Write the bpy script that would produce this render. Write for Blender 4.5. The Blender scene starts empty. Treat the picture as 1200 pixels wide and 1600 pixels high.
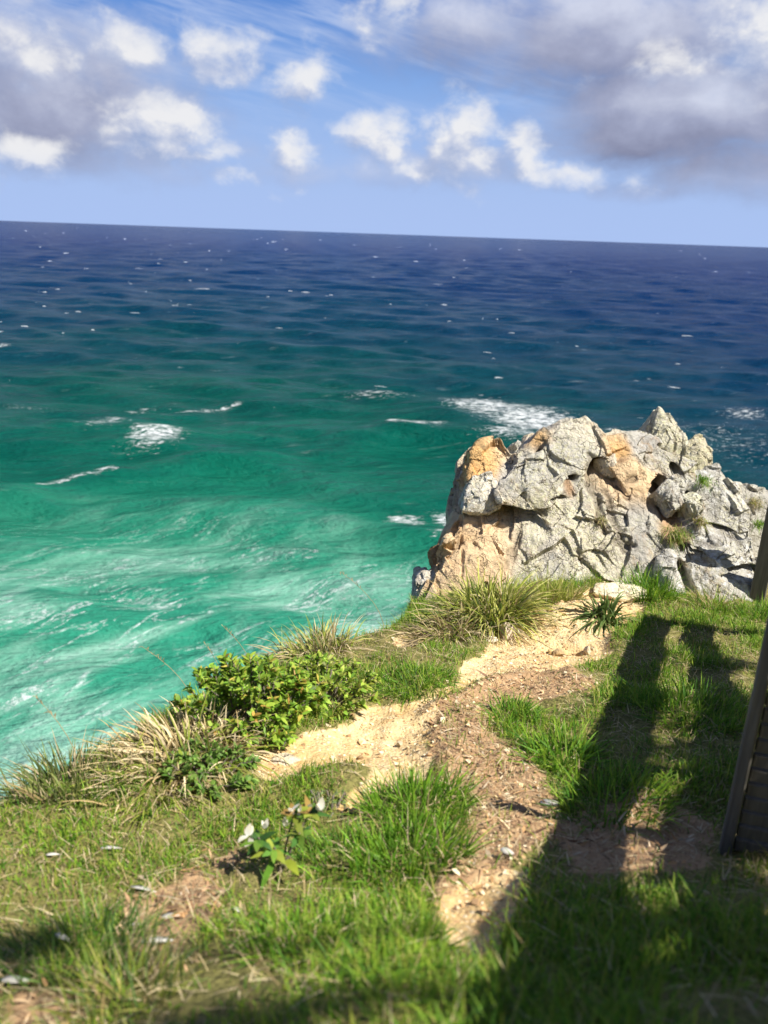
import bpy, bmesh, math, random
import numpy as np
from mathutils import Matrix, Vector

rng = np.random.default_rng(7)
random.seed(7)
R = math.radians
scene = bpy.context.scene
COL = scene.collection

# ------------------------------------------------------------------ camera
CAM_Z = 26.0                                   # eye height above the sea (z = 0)
PITCH, ROLL, FPX = R(19.2), R(2.0), 1248.0
f_ = np.array([0, math.cos(PITCH), -math.sin(PITCH)])
r0 = np.array([1.0, 0, 0]); u0 = np.array([0, math.sin(PITCH), math.cos(PITCH)])
r_ = r0 * math.cos(ROLL) + u0 * math.sin(ROLL)
u_ = -r0 * math.sin(ROLL) + u0 * math.cos(ROLL)
C0 = np.array([0, 0, CAM_Z])
cam = bpy.data.cameras.new("camera")
cam.sensor_fit = 'VERTICAL'; cam.sensor_height = 24.0; cam.lens = 12.0 / (800.0 / FPX)
cam.clip_start = 0.05; cam.clip_end = 200000
cam.dof.use_dof = True; cam.dof.focus_distance = 5.5
cam.dof.aperture_fstop = cam.lens / 1000 / 0.0135
camo = bpy.data.objects.new("camera", cam); COL.objects.link(camo)
M = Matrix.Identity(4)
for i in range(3):
    M[i][0] = r_[i]; M[i][1] = u_[i]; M[i][2] = -f_[i]; M[i][3] = C0[i]
camo.matrix_world = M
scene.camera = camo

# ------------------------------------------------------------------ view, sun
SUN_AZ, SUN_EL = R(112), R(52)                  # azimuth measured from +Y (view direction) to +X (right)
SDIR = np.array([math.sin(SUN_AZ) * math.cos(SUN_EL), math.cos(SUN_AZ) * math.cos(SUN_EL), math.sin(SUN_EL)])
scene.view_settings.view_transform = 'Standard'
scene.view_settings.look = 'None'
scene.view_settings.exposure = 0.72
scene.view_settings.gamma = 1.0
sun = bpy.data.lights.new("sun", 'SUN'); sun.energy = 5.0; sun.angle = R(0.5); sun.color = (1.0, 0.95, 0.86)
suno = bpy.data.objects.new("sun", sun); COL.objects.link(suno)
suno.rotation_euler = Vector(SDIR).to_track_quat('Z', 'Y').to_euler()
suno.location = (30, 0, 60)
try:
    scene.cycles.max_bounces = 6; scene.cycles.transparent_max_bounces = 6
    scene.cycles.use_denoising = True
except Exception: pass


def ray(px, py):
    d = f_ + r_ * ((px - 600) / FPX) + u_ * ((800 - py) / FPX)
    return d / np.linalg.norm(d)


# node helper ---------------------------------------------------------------
class NT:
    def __init__(s, tree):
        s.t = tree; s.n = tree.nodes; s.l = tree.links
    def new(s, typ, **kw):
        n = s.n.new(typ)
        for k, v in kw.items(): setattr(n, k, v)
        return n
    def put(s, sock, v):
        if hasattr(v, 'is_linked') or isinstance(v, bpy.types.NodeSocket): s.l.new(v, sock)
        elif isinstance(v, (tuple, list)) and len(v) == 3 and sock.type == 'RGBA': sock.default_value = (*v, 1)
        else: sock.default_value = v
    def math(s, op, a, b=None, c=None, clamp=False):
        n = s.new('ShaderNodeMath', operation=op); n.use_clamp = clamp
        s.put(n.inputs[0], a)
        if b is not None: s.put(n.inputs[1], b)
        if c is not None: s.put(n.inputs[2], c)
        return n.outputs[0]
    def mix(s, fac, a, b, blend='MIX'):
        n = s.new('ShaderNodeMix', data_type='RGBA', blend_type=blend)
        s.put(n.inputs[0], fac); s.put(n.inputs[6], a); s.put(n.inputs[7], b)
        return n.outputs[2]
    def noise(s, vec, scale, detail=4, rough=.55, dist=0.0, out=0):
        n = s.new('ShaderNodeTexNoise'); s.put(n.inputs['Vector'], vec)
        n.inputs['Scale'].default_value = scale; n.inputs['Detail'].default_value = detail
        n.inputs['Roughness'].default_value = rough; n.inputs['Distortion'].default_value = dist
        return n.outputs[out]
    def voro(s, vec, scale, feature='F1', out='Distance', rand=1.0):
        n = s.new('ShaderNodeTexVoronoi', feature=feature); s.put(n.inputs['Vector'], vec)
        n.inputs['Scale'].default_value = scale; n.inputs['Randomness'].default_value = rand
        return n.outputs[out]
    def step(s, v, lo, hi):
        n = s.new('ShaderNodeMapRange', interpolation_type='SMOOTHSTEP')
        s.put(n.inputs[0], v); s.put(n.inputs[1], lo); s.put(n.inputs[2], hi)
        return n.outputs[0]
    def ramp(s, v, stops, interp='LINEAR'):
        n = s.new('ShaderNodeValToRGB'); cr = n.color_ramp; cr.interpolation = interp
        while len(cr.elements) < len(stops): cr.elements.new(.5)
        for e, (p, c) in zip(cr.elements, stops): e.position = p; e.color = (*c, 1)
        s.put(n.inputs[0], v); return n.outputs[0]
    def vmap(s, vec, scale=(1, 1, 1), rot=(0, 0, 0), loc=(0, 0, 0)):
        if tuple(rot) != (0, 0, 0) and tuple(scale) != (1, 1, 1): vec = s.vmap(vec, rot=rot); rot = (0, 0, 0)   # turn first, then stretch
        n = s.new('ShaderNodeMapping'); s.put(n.inputs[0], vec)
        n.inputs['Scale'].default_value = scale; n.inputs['Rotation'].default_value = rot; n.inputs['Location'].default_value = loc
        return n.outputs[0]
    def attr(s, name, out='Fac'):
        n = s.new('ShaderNodeAttribute', attribute_name=name); return n.outputs[out]
    def bump(s, h, strength, dist, normal=None):
        n = s.new('ShaderNodeBump'); s.put(n.inputs['Height'], h)
        n.inputs['Strength'].default_value = strength; n.inputs['Distance'].default_value = dist
        if normal is not None: s.put(n.inputs['Normal'], normal)
        return n.outputs[0]


# ------------------------------------------------------------------ world: Nishita sky + cumulus at infinity
world = bpy.data.worlds.new("World"); scene.world = world; world.use_nodes = True
w = NT(world.node_tree); w.n.clear()
sky = w.new('ShaderNodeTexSky', sky_type='NISHITA')
sky.sun_disc = False; sky.sun_elevation = SUN_EL; sky.sun_rotation = SUN_AZ
sky.altitude = 0; sky.air_density = 1.0; sky.dust_density = 0.6; sky.ozone_density = 3.0


def azel(px, py):
    d = ray(px, py)
    return math.atan2(d[0], d[1]), math.asin(d[2])


def cloud_group(name, blobs, n1, a1, n2, a2, seed, squash):
    g = bpy.data.node_groups.new(name, 'ShaderNodeTree')
    g.interface.new_socket('Vector', in_out='INPUT', socket_type='NodeSocketVector')
    g.interface.new_socket('Density', in_out='OUTPUT', socket_type='NodeSocketFloat')
    t = NT(g); gi = t.new('NodeGroupInput'); go = t.new('NodeGroupOutput')
    v = gi.outputs[0]
    sep = t.new('ShaderNodeSeparateXYZ'); t.put(sep.inputs[0], v)
    nv = t.vmap(v, scale=(1, squash, 1), loc=(seed, seed * .37, 0))
    na = t.noise(nv, n1, 3, .5)
    wv = t.new('ShaderNodeVectorMath', operation='MULTIPLY_ADD'); t.put(wv.inputs[0], t.noise(nv, n1 * 1.1, 5, .6, 0, 1)); wv.inputs[1].default_value = (.11, .075, 0); t.put(wv.inputs[2], v)
    w0 = t.new('ShaderNodeVectorMath', operation='SUBTRACT'); t.put(w0.inputs[0], wv.outputs[0]); w0.inputs[1].default_value = (.055, .0375, 0)
    sep = t.new('ShaderNodeSeparateXYZ'); t.put(sep.inputs[0], w0.outputs[0])
    nb = t.noise(nv, n2, 6, .58, .3)
    acc = None
    for (cx, cy, rx, ry, wgt) in blobs:
        u0_, v0_ = azel(cx, cy)
        dx = t.math('MULTIPLY', t.math('SUBTRACT', sep.outputs[0], u0_), FPX / (rx * 1.12))
        dy = t.math('MULTIPLY', t.math('SUBTRACT', sep.outputs[1], v0_), FPX / (ry * 1.1))
        q = t.math('ADD', t.math('MULTIPLY', dx, dx), t.math('MULTIPLY', dy, dy))
        e = t.math('MULTIPLY', t.math('POWER', 2.718, t.math('MULTIPLY', q, -1.0)), wgt)
        acc = e if acc is None else t.math('MAXIMUM', acc, e)
    d = t.math('ADD', acc, t.math('MULTIPLY', t.math('SUBTRACT', na, .5), a1))
    d = t.math('ADD', d, t.math('MULTIPLY', t.math('SUBTRACT', nb, .5), a2))
    g.links.new(d, go.inputs[0])
    return g


white = [(245, 200, 85, 62, 1.0), (200, 245, 50, 25, .7), (300, 215, 40, 50, .8), (470, 112, 52, 38, 1.0), (345, 92, 75, 42, .85),
         (215, 68, 80, 40, .85), (470, 232, 45, 36, .9), (600, 215, 62, 45, 1.0), (728, 215, 55, 55, 1.1), (660, 262, 110, 30, .75),
         (835, 232, 42, 45, .95), (870, 275, 70, 22, .7), (45, 245, 62, 26, .9), (355, 268, 35, 22, .75), (40, 70, 75, 50, .85),
         (1165, 60, 70, 80, .85), (1040, 115, 80, 35, .75), (605, 18, 55, 38, .9), (990, 290, 60, 30, .6), (440, 290, 40, 16, .55), (-250, 150, 160, 110, .9)]
grey = [(90, 150, 190, 90, .95), (10, 190, 120, 50, .8), (930, 65, 270, 75, .95), (790, 60, 130, 60, .85), (1090, 170, 220, 65, 1.1), (1140, 265, 170, 55, .7),
        (200, 240, 190, 45, .62), (650, 275, 300, 34, .5), (1050, 300, 220, 30, .55), (330, 110, 120, 40, .5), (1500, 120, 300, 120, 1.0), (120, 80, 160, 40, .6)]
gw = cloud_group('white_cloud_field', white, 8, .6, 22, 1.25, 3.1, 1.35)
gg = cloud_group('grey_cloud_field', grey, 5, .5, 13, .7, 9.7, 1.5)
tc = w.new('ShaderNodeTexCoord')
sp = w.new('ShaderNodeSeparateXYZ'); w.put(sp.inputs[0], tc.outputs['Generated'])
az = w.math('ARCTAN2', sp.outputs[0], sp.outputs[1]); el = w.math('ARCSINE', sp.outputs[2])
cb = w.new('ShaderNodeCombineXYZ'); w.put(cb.inputs[0], az); w.put(cb.inputs[1], el)
uv = cb.outputs[0]


def field(g, vec):
    n = w.new('ShaderNodeGroup'); n.node_tree = g; w.put(n.inputs[0], vec); return n.outputs[0]


def shifted(dx, dy):
    n = w.new('ShaderNodeVectorMath', operation='ADD'); w.put(n.inputs[0], uv); n.inputs[1].default_value = (dx, dy, 0); return n.outputs[0]


dw, dw2 = field(gw, uv), field(gw, shifted(.012, .022))
dg, dg2 = field(gg, uv), field(gg, shifted(.02, .035))
aw = w.step(dw, .32, 1.02); ag = w.step(dg, .22, .85)
lit_w = w.math('ADD', .52, w.math('MULTIPLY', w.math('SUBTRACT', dw, dw2), 1.7), clamp=True)
lit_g = w.math('ADD', .45, w.math('MULTIPLY', w.math('SUBTRACT', dg, dg2), 1.0), clamp=True)
cw = w.ramp(lit_w, [(0, (2.2, 2.7, 4.0)), (.5, (3.5, 3.8, 4.7)), (1, (5.3, 5.3, 5.4))])
cg = w.ramp(lit_g, [(0, (1.15, 1.2, 1.85)), (.5, (2.25, 2.4, 3.3)), (1, (4.0, 4.2, 5.0))])
hsv = w.new('ShaderNodeHueSaturation'); hsv.inputs['Saturation'].default_value = 1.1; hsv.inputs['Value'].default_value = .8
w.put(hsv.inputs['Color'], sky.outputs[0])
base = w.mix(.88, hsv.outputs[0], w.ramp(w.math('MULTIPLY', el, 2.0), [(0, (2.4, 3.1, 4.9)), (.14, (2.0, 2.9, 5.0)), (.3, (1.25, 2.35, 4.8)), (.5, (.5, 1.4, 4.0)), (.75, (.18, .5, 1.7)), (1, (.10, .28, 1.0))]))
base = hsv.outputs[0] if False else base
cir = w.noise(w.vmap(uv, scale=(2.2, 16, 1), rot=(0, 0, R(13))), 2.2, 5, .6, .4)
cirm = w.math('MULTIPLY', w.step(cir, .42, .70), w.step(el, .06, .2))
base = w.mix(w.math('MULTIPLY', cirm, .6), base, (3.4, 4.0, 5.4))
hz = w.math('MULTIPLY', w.math('SUBTRACT', 1, w.step(el, -.01, .22)), .8)
base = w.mix(hz, base, (2.4, 3.3, 5.4))
c1 = w.mix(w.math('MULTIPLY', ag, .93), base, cg)
c2 = w.mix(w.math('MULTIPLY', aw, .95), c1, cw)
low = w.math('MULTIPLY', w.math('SUBTRACT', 1, w.step(el, 0, .075)), .75)
c2 = w.mix(low, c2, (2.5, 3.35, 5.4))
bg = w.new('ShaderNodeBackground'); w.put(bg.inputs[0], c2); bg.inputs[1].default_value = 0.1
wo = w.new('ShaderNodeOutputWorld'); w.put(wo.inputs[0], bg.outputs[0])


# ------------------------------------------------------------------ numpy noise
def _h(ix, iy, iz, s):
    h = (ix.astype(np.int64) * 374761393 + iy.astype(np.int64) * 668265263 + iz.astype(np.int64) * 2147483647 + s * 974711) & 0xffffffff
    h = ((h ^ (h >> 13)) * 1274126177) & 0xffffffff
    h = ((h ^ (h >> 16)) * 2246822519) & 0xffffffff
    return ((h ^ (h >> 15)) & 0xffffff) / float(0xffffff)


def vnoise(p, s=0):
    p = np.asarray(p, float); i = np.floor(p); f = p - i; f = f * f * f * (f * (f * 6 - 15) + 10)
    i = i.astype(np.int64); out = 0
    for a in (0, 1):
        for b in (0, 1):
            for c in (0, 1):
                wt = (f[:, 0] if a else 1 - f[:, 0]) * (f[:, 1] if b else 1 - f[:, 1]) * (f[:, 2] if c else 1 - f[:, 2])
                out = out + wt * _h(i[:, 0] + a, i[:, 1] + b, i[:, 2] + c, s)
    return out * 2 - 1


def fbm(p, scale, octs=4, s=0, gain=.5):
    p = np.asarray(p, float) * scale; o = 0; a = 1
    for k in range(octs): o = o + a * vnoise(p * (2.03 ** k) + 13.7 * k, s + k); a *= gain
    return o


def xyz(x, y, z=0.0):
    x = np.asarray(x, float).ravel(); y = np.asarray(y, float).ravel()
    return np.stack([x, y, np.zeros_like(x) + z], 1)


# ------------------------------------------------------------------ mesh helpers
def mesh_np(name, v, faces, mat=None, cols=None, smooth=True, attrs=None):
    """faces: (n,k) int array or list of such arrays."""
    me = bpy.data.meshes.new(name)
    if not isinstance(faces, list): faces = [faces]
    faces = [np.asarray(f, np.int32) for f in faces if len(f)]
    me.vertices.add(len(v)); me.vertices.foreach_set('co', np.asarray(v, np.float32).ravel())
    li = np.concatenate([f.ravel() for f in faces]); tot = np.concatenate([np.full(len(f), f.shape[1], np.int32) for f in faces])
    st = np.concatenate([[0], np.cumsum(tot)[:-1]]).astype(np.int32)
    me.loops.add(len(li)); me.loops.foreach_set('vertex_index', li)
    me.polygons.add(len(tot)); me.polygons.foreach_set('loop_start', st); me.polygons.foreach_set('loop_total', tot)
    me.polygons.foreach_set('use_smooth', np.full(len(tot), smooth))
    if cols is not None:
        a = me.color_attributes.new('tint', 'FLOAT_COLOR', 'POINT')
        c = np.ones((len(v), 4), np.float32); c[:, :3] = cols; a.data.foreach_set('color', c.ravel())
    for k, val in (attrs or {}).items():
        a = me.attributes.new(k, 'FLOAT', 'POINT'); a.data.foreach_set('value', np.asarray(val, np.float32))
    me.update(calc_edges=True); me.validate()
    if mat: me.materials.append(mat)
    return me


def link(name, me, parent=None, loc=None):
    o = bpy.data.objects.new(name, me); COL.objects.link(o)
    if parent is not None: o.parent = parent
    if loc is not None: o.location = loc
    return o


def tag(o, label=None, cat=None, group=None, kind=None):
    if label: o['label'] = label
    if cat: o['category'] = cat
    if group: o['group'] = group
    if kind: o['kind'] = kind
    return o


def thing(name, loc, label, cat, group=None):
    o = bpy.data.objects.new(name, None); COL.objects.link(o); o.location = loc; o.empty_display_size = .1
    return tag(o, label, cat, group)


class Acc:
    """collects vertices / quads / colours of one mesh"""
    def __init__(s): s.v = []; s.q = []; s.c = []; s.n = 0
    def add(s, v, q, c):
        s.v.append(v); s.q.append(q + s.n); s.c.append(c); s.n += len(v)
    def build(s, name, mat, parent=None, origin=None, smooth=True):
        v = np.concatenate(s.v)
        if origin is not None: v = v - np.asarray(origin)
        return link(name, mesh_np(name, v, np.concatenate(s.q), mat, np.concatenate(s.c), smooth), parent)


def norm(a): return a / np.maximum(np.linalg.norm(a, axis=-1, keepdims=True), 1e-9)


def blades(acc, root, dirv, L, W, droop, col, tipcol=None, segs=3, shape='blade', twist=None, fold=0):
    """curved strips; root (n,3), dirv (n,3), L,W,droop (n,), col (n,3)"""
    n = len(root); dirv = norm(dirv)
    side = norm(np.cross(dirv, np.array([0, 0, 1.0]) + 1e-3))
    if twist is not None:
        other = norm(np.cross(dirv, side)); side = side * np.cos(twist)[:, None] + other * np.sin(twist)[:, None]
    ts = np.linspace(0, 1, segs + 1)
    V = np.zeros((n, segs + 1, 2, 3)); Cc = np.zeros((n, segs + 1, 2, 3))
    tipcol = col if tipcol is None else tipcol
    for k, t in enumerate(ts):
        p = root + dirv * (L * t)[:, None]; p = p.copy(); p[:, 2] -= droop * L * t * t
        if shape == 'blade': wd = W * (1.0 - .97 * t ** 1.6)
        else: wd = W * max(.04, math.sin(math.pi * min(.98, .06 + .94 * t ** .8)) ** .8)
        V[:, k, 0] = p - side * (wd / 2)[:, None]; V[:, k, 1] = p + side * (wd / 2)[:, None]
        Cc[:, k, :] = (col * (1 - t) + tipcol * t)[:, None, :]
    b = (np.arange(n) * (segs + 1) * 2)[:, None]
    q = np.concatenate([b + np.array([[2 * k, 2 * k + 1, 2 * k + 3, 2 * k + 2]]) for k in range(segs)])
    acc.add(V.reshape(-1, 3), q, Cc.reshape(-1, 3))


def tube(acc, pts, rad, col, sides=6):
    pts = np.asarray(pts, float); n = len(pts); rad = np.broadcast_to(rad, (n,))
    tan = norm(np.gradient(pts, axis=0)); ref = np.array([.3, .2, 1.0]) if abs(tan[0, 2]) < .9 else np.array([1.0, .1, 0])
    a = norm(np.cross(tan, ref)); b = np.cross(tan, a)
    th = np.arange(sides) * 2 * math.pi / sides
    V = pts[:, None] + rad[:, None, None] * (a[:, None] * np.cos(th)[None, :, None] + b[:, None] * np.sin(th)[None, :, None])
    q = [[i * sides + j, i * sides + (j + 1) % sides, (i + 1) * sides + (j + 1) % sides, (i + 1) * sides + j] for i in range(n - 1) for j in range(sides)]
    for base_ in (0, (n - 1) * sides):                      # end caps
        for j in range(1, sides - 2, 2): q.append([base_, base_ + j, base_ + j + 1, base_ + j + 2])
    acc.add(V.reshape(-1, 3), np.array(q), np.tile(np.asarray(col, float), (n * sides, 1)))


# ------------------------------------------------------------------ materials
def new_mat(name):
    m = bpy.data.materials.new(name); m.use_nodes = True; t = NT(m.node_tree); t.n.clear()
    out = t.new('ShaderNodeOutputMaterial'); p = t.new('ShaderNodeBsdfPrincipled'); t.put(out.inputs[0], p.outputs[0])
    return m, t, p, out


def foliage_mat(name, rough=.5, spec=.3, trans=.35, var=.25):
    m, t, p, out = new_mat(name)
    geo = t.new('ShaderNodeNewGeometry')
    c = t.attr('tint', 'Color')
    n = t.noise(geo.outputs['Position'], 45, 2)
    k = t.math('ADD', 1 - var, t.math('MULTIPLY', n, 2 * var))
    vm = t.new('ShaderNodeVectorMath', operation='SCALE'); t.put(vm.inputs[0], c); t.put(vm.inputs['Scale'], k)
    c = vm.outputs[0]
    t.put(p.inputs['Base Color'], c); p.inputs['Roughness'].default_value = rough; p.inputs['Specular IOR Level'].default_value = spec
    tr = t.new('ShaderNodeBsdfTranslucent'); t.put(tr.inputs[0], c)
    mx = t.new('ShaderNodeMixShader'); mx.inputs[0].default_value = trans
    t.put(mx.inputs[1], p.outputs[0]); t.put(mx.inputs[2], tr.outputs[0]); t.put(out.inputs[0], mx.outputs[0])
    return m


M_GRASS = foliage_mat('grass_blade', .55, .25, .35)
M_STRAW = foliage_mat('dry_straw', .7, .15, .2)
M_LEAF = foliage_mat('glossy_leaf', .5, .25, .3)
M_LITTER = foliage_mat('dead_leaf_litter', .8, .1, .05)


def bark_mat(name, c1, c2):
    m, t, p, out = new_mat(name); tcn = t.new('ShaderNodeTexCoord')
    n = t.noise(t.vmap(tcn.outputs['Object'], scale=(1, 1, .25)), 30, 5, .65)
    t.put(p.inputs['Base Color'], t.ramp(n, [(.3, c1), (.7, c2)])); p.inputs['Roughness'].default_value = .9
    t.put(p.inputs['Normal'], t.bump(n, .6, .02)); return m


M_BARK = bark_mat('bark', (.08, .06, .045), (.24, .2, .16))

# ground ----------------------------------------------------------------------
M_GROUND, t, p, out = new_mat('cliff_soil')
geo = t.new('ShaderNodeNewGeometry'); pos = geo.outputs['Position']
nl = t.noise(pos, 2.2, 5, .6); ns = t.noise(pos, 14, 6, .65); nf = t.noise(pos, 70, 4, .7)
sand = t.mix(t.step(nl, .35, .65), (.62, .43, .2), (.72, .56, .32))
sand = t.mix(t.math('MULTIPLY', t.step(ns, .48, .72), .75), sand, (.62, .36, .13))
sand = t.mix(t.math('MULTIPLY', t.step(nf, .52, .7), .55), sand, (.42, .26, .12))
peb = t.voro(pos, 55, 'F1', 'Color'); pebd = t.voro(pos, 55)
sepc = t.new('ShaderNodeSeparateColor'); t.put(sepc.inputs[0], peb)
sand = t.mix(t.math('MULTIPLY', t.step(sepc.outputs[0], .78, .82), t.step(pebd, .5, .3)), sand, (.74, .62, .42))
dirt = t.mix(ns, (.32, .19, .10), (.54, .37, .21))
dirt = t.mix(t.step(nf, .5, .72), dirt, (.18, .095, .05))
thatch = t.mix(ns, (.12, .12, .035), (.32, .28, .10))
thatch = t.mix(t.step(nf, .45, .7), thatch, (.09, .085, .03))
edge = t.math('MULTIPLY', t.math('SUBTRACT', ns, .5), .9)
sm = t.step(t.math('ADD', t.attr('sand'), edge), .38, .62); dm = t.step(t.math('ADD', t.attr('dirt'), edge), .38, .62)
cg_ = t.mix(dm, thatch, dirt); cg_ = t.mix(sm, cg_, sand)
rockc = t.mix(t.noise(pos, 1.5, 6, .65), (.3, .2, .12), (.42, .36, .28))
cg_ = t.mix(t.attr('cliff'), cg_, rockc)
t.put(p.inputs['Base Color'], cg_); p.inputs['Roughness'].default_value = .95; p.inputs['Specular IOR Level'].default_value = .1
hh = t.math('ADD', t.math('MULTIPLY', ns, .6), t.math('ADD', t.math('MULTIPLY', nf, .3), t.math('MULTIPLY', pebd, -.25)))
t.put(p.inputs['Normal'], t.bump(hh, .9, .03))

# rock ------------------------------------------------------------------------
M_ROCK, t, p, out = new_mat('lichened_rock')
geo = t.new('ShaderNodeNewGeometry'); pos = geo.outputs['Position']
n1 = t.noise(pos, 2.5, 6, .62, .3); n2 = t.noise(pos, 9, 8, .72); n3 = t.noise(pos, 38, 6, .75); n4 = t.noise(pos, 5, 7, .68, .5)
tint = t.attr('tint', 'Color')
vm = t.new('ShaderNodeVectorMath', operation='SCALE'); t.put(vm.inputs[0], tint)
t.put(vm.inputs['Scale'], t.math('ADD', .62, t.math('ADD', t.math('MULTIPLY', n2, .75), t.math('MULTIPLY', n1, .5))))
c = vm.outputs[0]
grain = t.vmap(pos, scale=(1, 1, .45), rot=(R(20), R(28), 0))
stain = t.noise(grain, 7, 7, .7, .6)
c = t.mix(t.math('MULTIPLY', t.step(stain, .54, .68), .7), c, (.40, .27, .15))
c = t.mix(t.math('MULTIPLY', t.step(n4, .57, .72), t.math('MULTIPLY', t.attr('lichen'), .75)), c, (.56, .55, .52))
pale = t.math('MULTIPLY', t.step(n3, .45, .58), t.math('MULTIPLY', t.step(n1, .36, .54), t.attr('lichen')))
c = t.mix(t.math('MULTIPLY', pale, .9), c, (.64, .61, .38))
spk = t.math('MULTIPLY', t.step(t.noise(pos, 75, 4, .8), .5, .64), t.attr('lichen'))
c = t.mix(t.math('MULTIPLY', spk, .55), c, (.25, .24, .20))
wht = t.math('MULTIPLY', t.step(t.noise(pos, 17, 7, .75, .3), .5, .6), t.attr('white'))
c = t.mix(t.math('MULTIPLY', wht, .95), c, (.74, .73, .70))
drk = t.math('MULTIPLY', t.step(t.noise(pos, 22, 7, .78), .54, .68), .72)
c = t.mix(drk, c, (.12, .095, .075))
c = t.mix(t.math('MULTIPLY', t.attr('crack'), .5), c, (.12, .09, .065))  # darkens the cracks: part organic dirt, part painted shade
ROCKC = c; p.inputs['Roughness'].default_value = .92; p.inputs['Specular IOR Level'].default_value = .15
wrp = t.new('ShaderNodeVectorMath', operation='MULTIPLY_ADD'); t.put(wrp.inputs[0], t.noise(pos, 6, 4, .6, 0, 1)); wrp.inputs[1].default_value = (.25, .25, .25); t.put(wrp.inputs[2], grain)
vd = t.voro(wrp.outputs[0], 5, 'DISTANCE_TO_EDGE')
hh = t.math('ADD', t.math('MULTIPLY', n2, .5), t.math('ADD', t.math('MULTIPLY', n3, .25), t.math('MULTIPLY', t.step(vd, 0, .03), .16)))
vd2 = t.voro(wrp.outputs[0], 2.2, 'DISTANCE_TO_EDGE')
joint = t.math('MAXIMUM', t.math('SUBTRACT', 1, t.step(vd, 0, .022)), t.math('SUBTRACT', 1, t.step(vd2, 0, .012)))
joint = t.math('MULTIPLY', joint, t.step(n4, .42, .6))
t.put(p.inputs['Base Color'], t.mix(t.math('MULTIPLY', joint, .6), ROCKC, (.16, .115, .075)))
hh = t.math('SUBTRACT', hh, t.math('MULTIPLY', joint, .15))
t.put(p.inputs['Normal'], t.bump(hh, 1.0, .075))

# ------------------------------------------------------------------ terrain
ctrl_px = [(600, 1640, -1.33), (850, 1620, -1.28), (1100, 1600, -1.25), (420, 1640, -1.42), (200, 1620, -1.6), (0, 1600, -1.65),
           (600, 1500, -1.58), (850, 1470, -1.56), (1050, 1440, -1.55), (450, 1500, -1.66),
           (0, 1450, -1.85), (230, 1450, -1.88), (460, 1380, -1.97), (680, 1370, -1.9), (900, 1330, -1.9), (1130, 1310, -1.95),
           (0, 1250, -2.1), (200, 1250, -2.12), (460, 1270, -2.1), (700, 1230, -2.12), (1000, 1200, -2.08), (1150, 1150, -2.1),
           (250, 1140, -2.28), (400, 1150, -2.2), (600, 1150, -2.22), (800, 1130, -2.25), (1000, 1080, -2.3), (1150, 1050, -2.35),
           (440, 1030, -2.5), (600, 1050, -2.42), (800, 1050, -2.4), (620, 970, -2.72), (760, 980, -2.68), (900, 960, -2.62), (1000, 960, -2.68), (1150, 950, -2.75),
           (700, 925, -2.87), (900, 906, -2.72), (1000, 912, -2.74), (1100, 922, -2.82)]
ctrl = []
for px, py, z in ctrl_px:
    d = ray(px, py); k = z / d[2]; ctrl.append((d[0] * k, d[1] * k, z))
ctrl += [(-1.5, -2, -.9), (1.5, -2, -.5), (4, -2, -.4), (5, 3, -1.9), (6, 6, -2.6), (-3, .5, -1.8), (4.5, 8, -3.2), (1, 8.5, -3.3), (-10, -15, 6.5), (10, -15, 7), (0, -9, 4.2), (9, 0, -.4), (0, -.6, -.95)]  # rear points raised into an unseen hill, added to cut sky fill
ctrl = np.array(ctrl); cxy = ctrl[:, :2]


def _tps(r): return np.where(r > 1e-9, r * r * np.log(np.maximum(r, 1e-9)), 0.0)


nC = len(cxy)
A = np.zeros((nC + 3, nC + 3))
A[:nC, :nC] = _tps(np.linalg.norm(cxy[:, None] - cxy[None], axis=2)) + np.eye(nC) * .015
A[:nC, nC] = 1; A[:nC, nC + 1:] = cxy; A[nC, :nC] = 1; A[nC + 1:, :nC] = cxy.T
WT = np.linalg.solve(A, np.concatenate([ctrl[:, 2], np.zeros(3)]))


def zbase(x, y):
    x = np.atleast_1d(np.asarray(x, float)); y = np.atleast_1d(np.asarray(y, float))
    p_ = np.stack([x.ravel(), y.ravel()], 1); o = np.zeros(len(p_))
    for s in range(0, len(p_), 40000):
        q = p_[s:s + 40000]
        o[s:s + 40000] = _tps(np.linalg.norm(q[:, None] - cxy[None], axis=2)) @ WT[:nC] + WT[nC] + q @ WT[nC + 1:]
    return CAM_Z + np.clip(o, -3.4, 9.0)


def at(px, py, h=0.0):
    """world point where the sight line through a photo point meets the ground (raised by h)"""
    d = ray(px, py); tt = np.arange(.45, 14, .004); P = C0 + d * tt[:, None]
    k = np.argmax(P[:, 2] <= zbase(P[:, 0], P[:, 1]) + h)
    return P[k]


def atY(px, py, Y):
    d = ray(px, py); return C0 + d * (Y / d[1])


def poly_xy(pts): return np.array([at(*q)[:2] for q in pts])


def pip(P, poly):
    x, y = P[:, 0], P[:, 1]; ins = np.zeros(len(P), bool); n = len(poly)
    for i in range(n):
        (x1, y1), (x2, y2) = poly[i], poly[(i + 1) % n]
        c_ = ((y1 > y) != (y2 > y)) & (x < (x2 - x1) * (y - y1) / (y2 - y1 + 1e-12) + x1); ins ^= c_
    return ins


def segdist(P, poly, closed=True):
    o = np.full(len(P), 1e9); n = len(poly)
    for i in range(n if closed else n - 1):
        a = np.asarray(poly[i]); b = np.asarray(poly[(i + 1) % n]); ab = b - a
        tt = np.clip(((P - a) @ ab) / (ab @ ab + 1e-12), 0, 1)
        o = np.minimum(o, np.linalg.norm(P - a - tt[:, None] * ab, axis=1))
    return o


def sdist(P, poly):
    d = segdist(P, poly); return np.where(pip(P, poly), -d, d)


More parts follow.
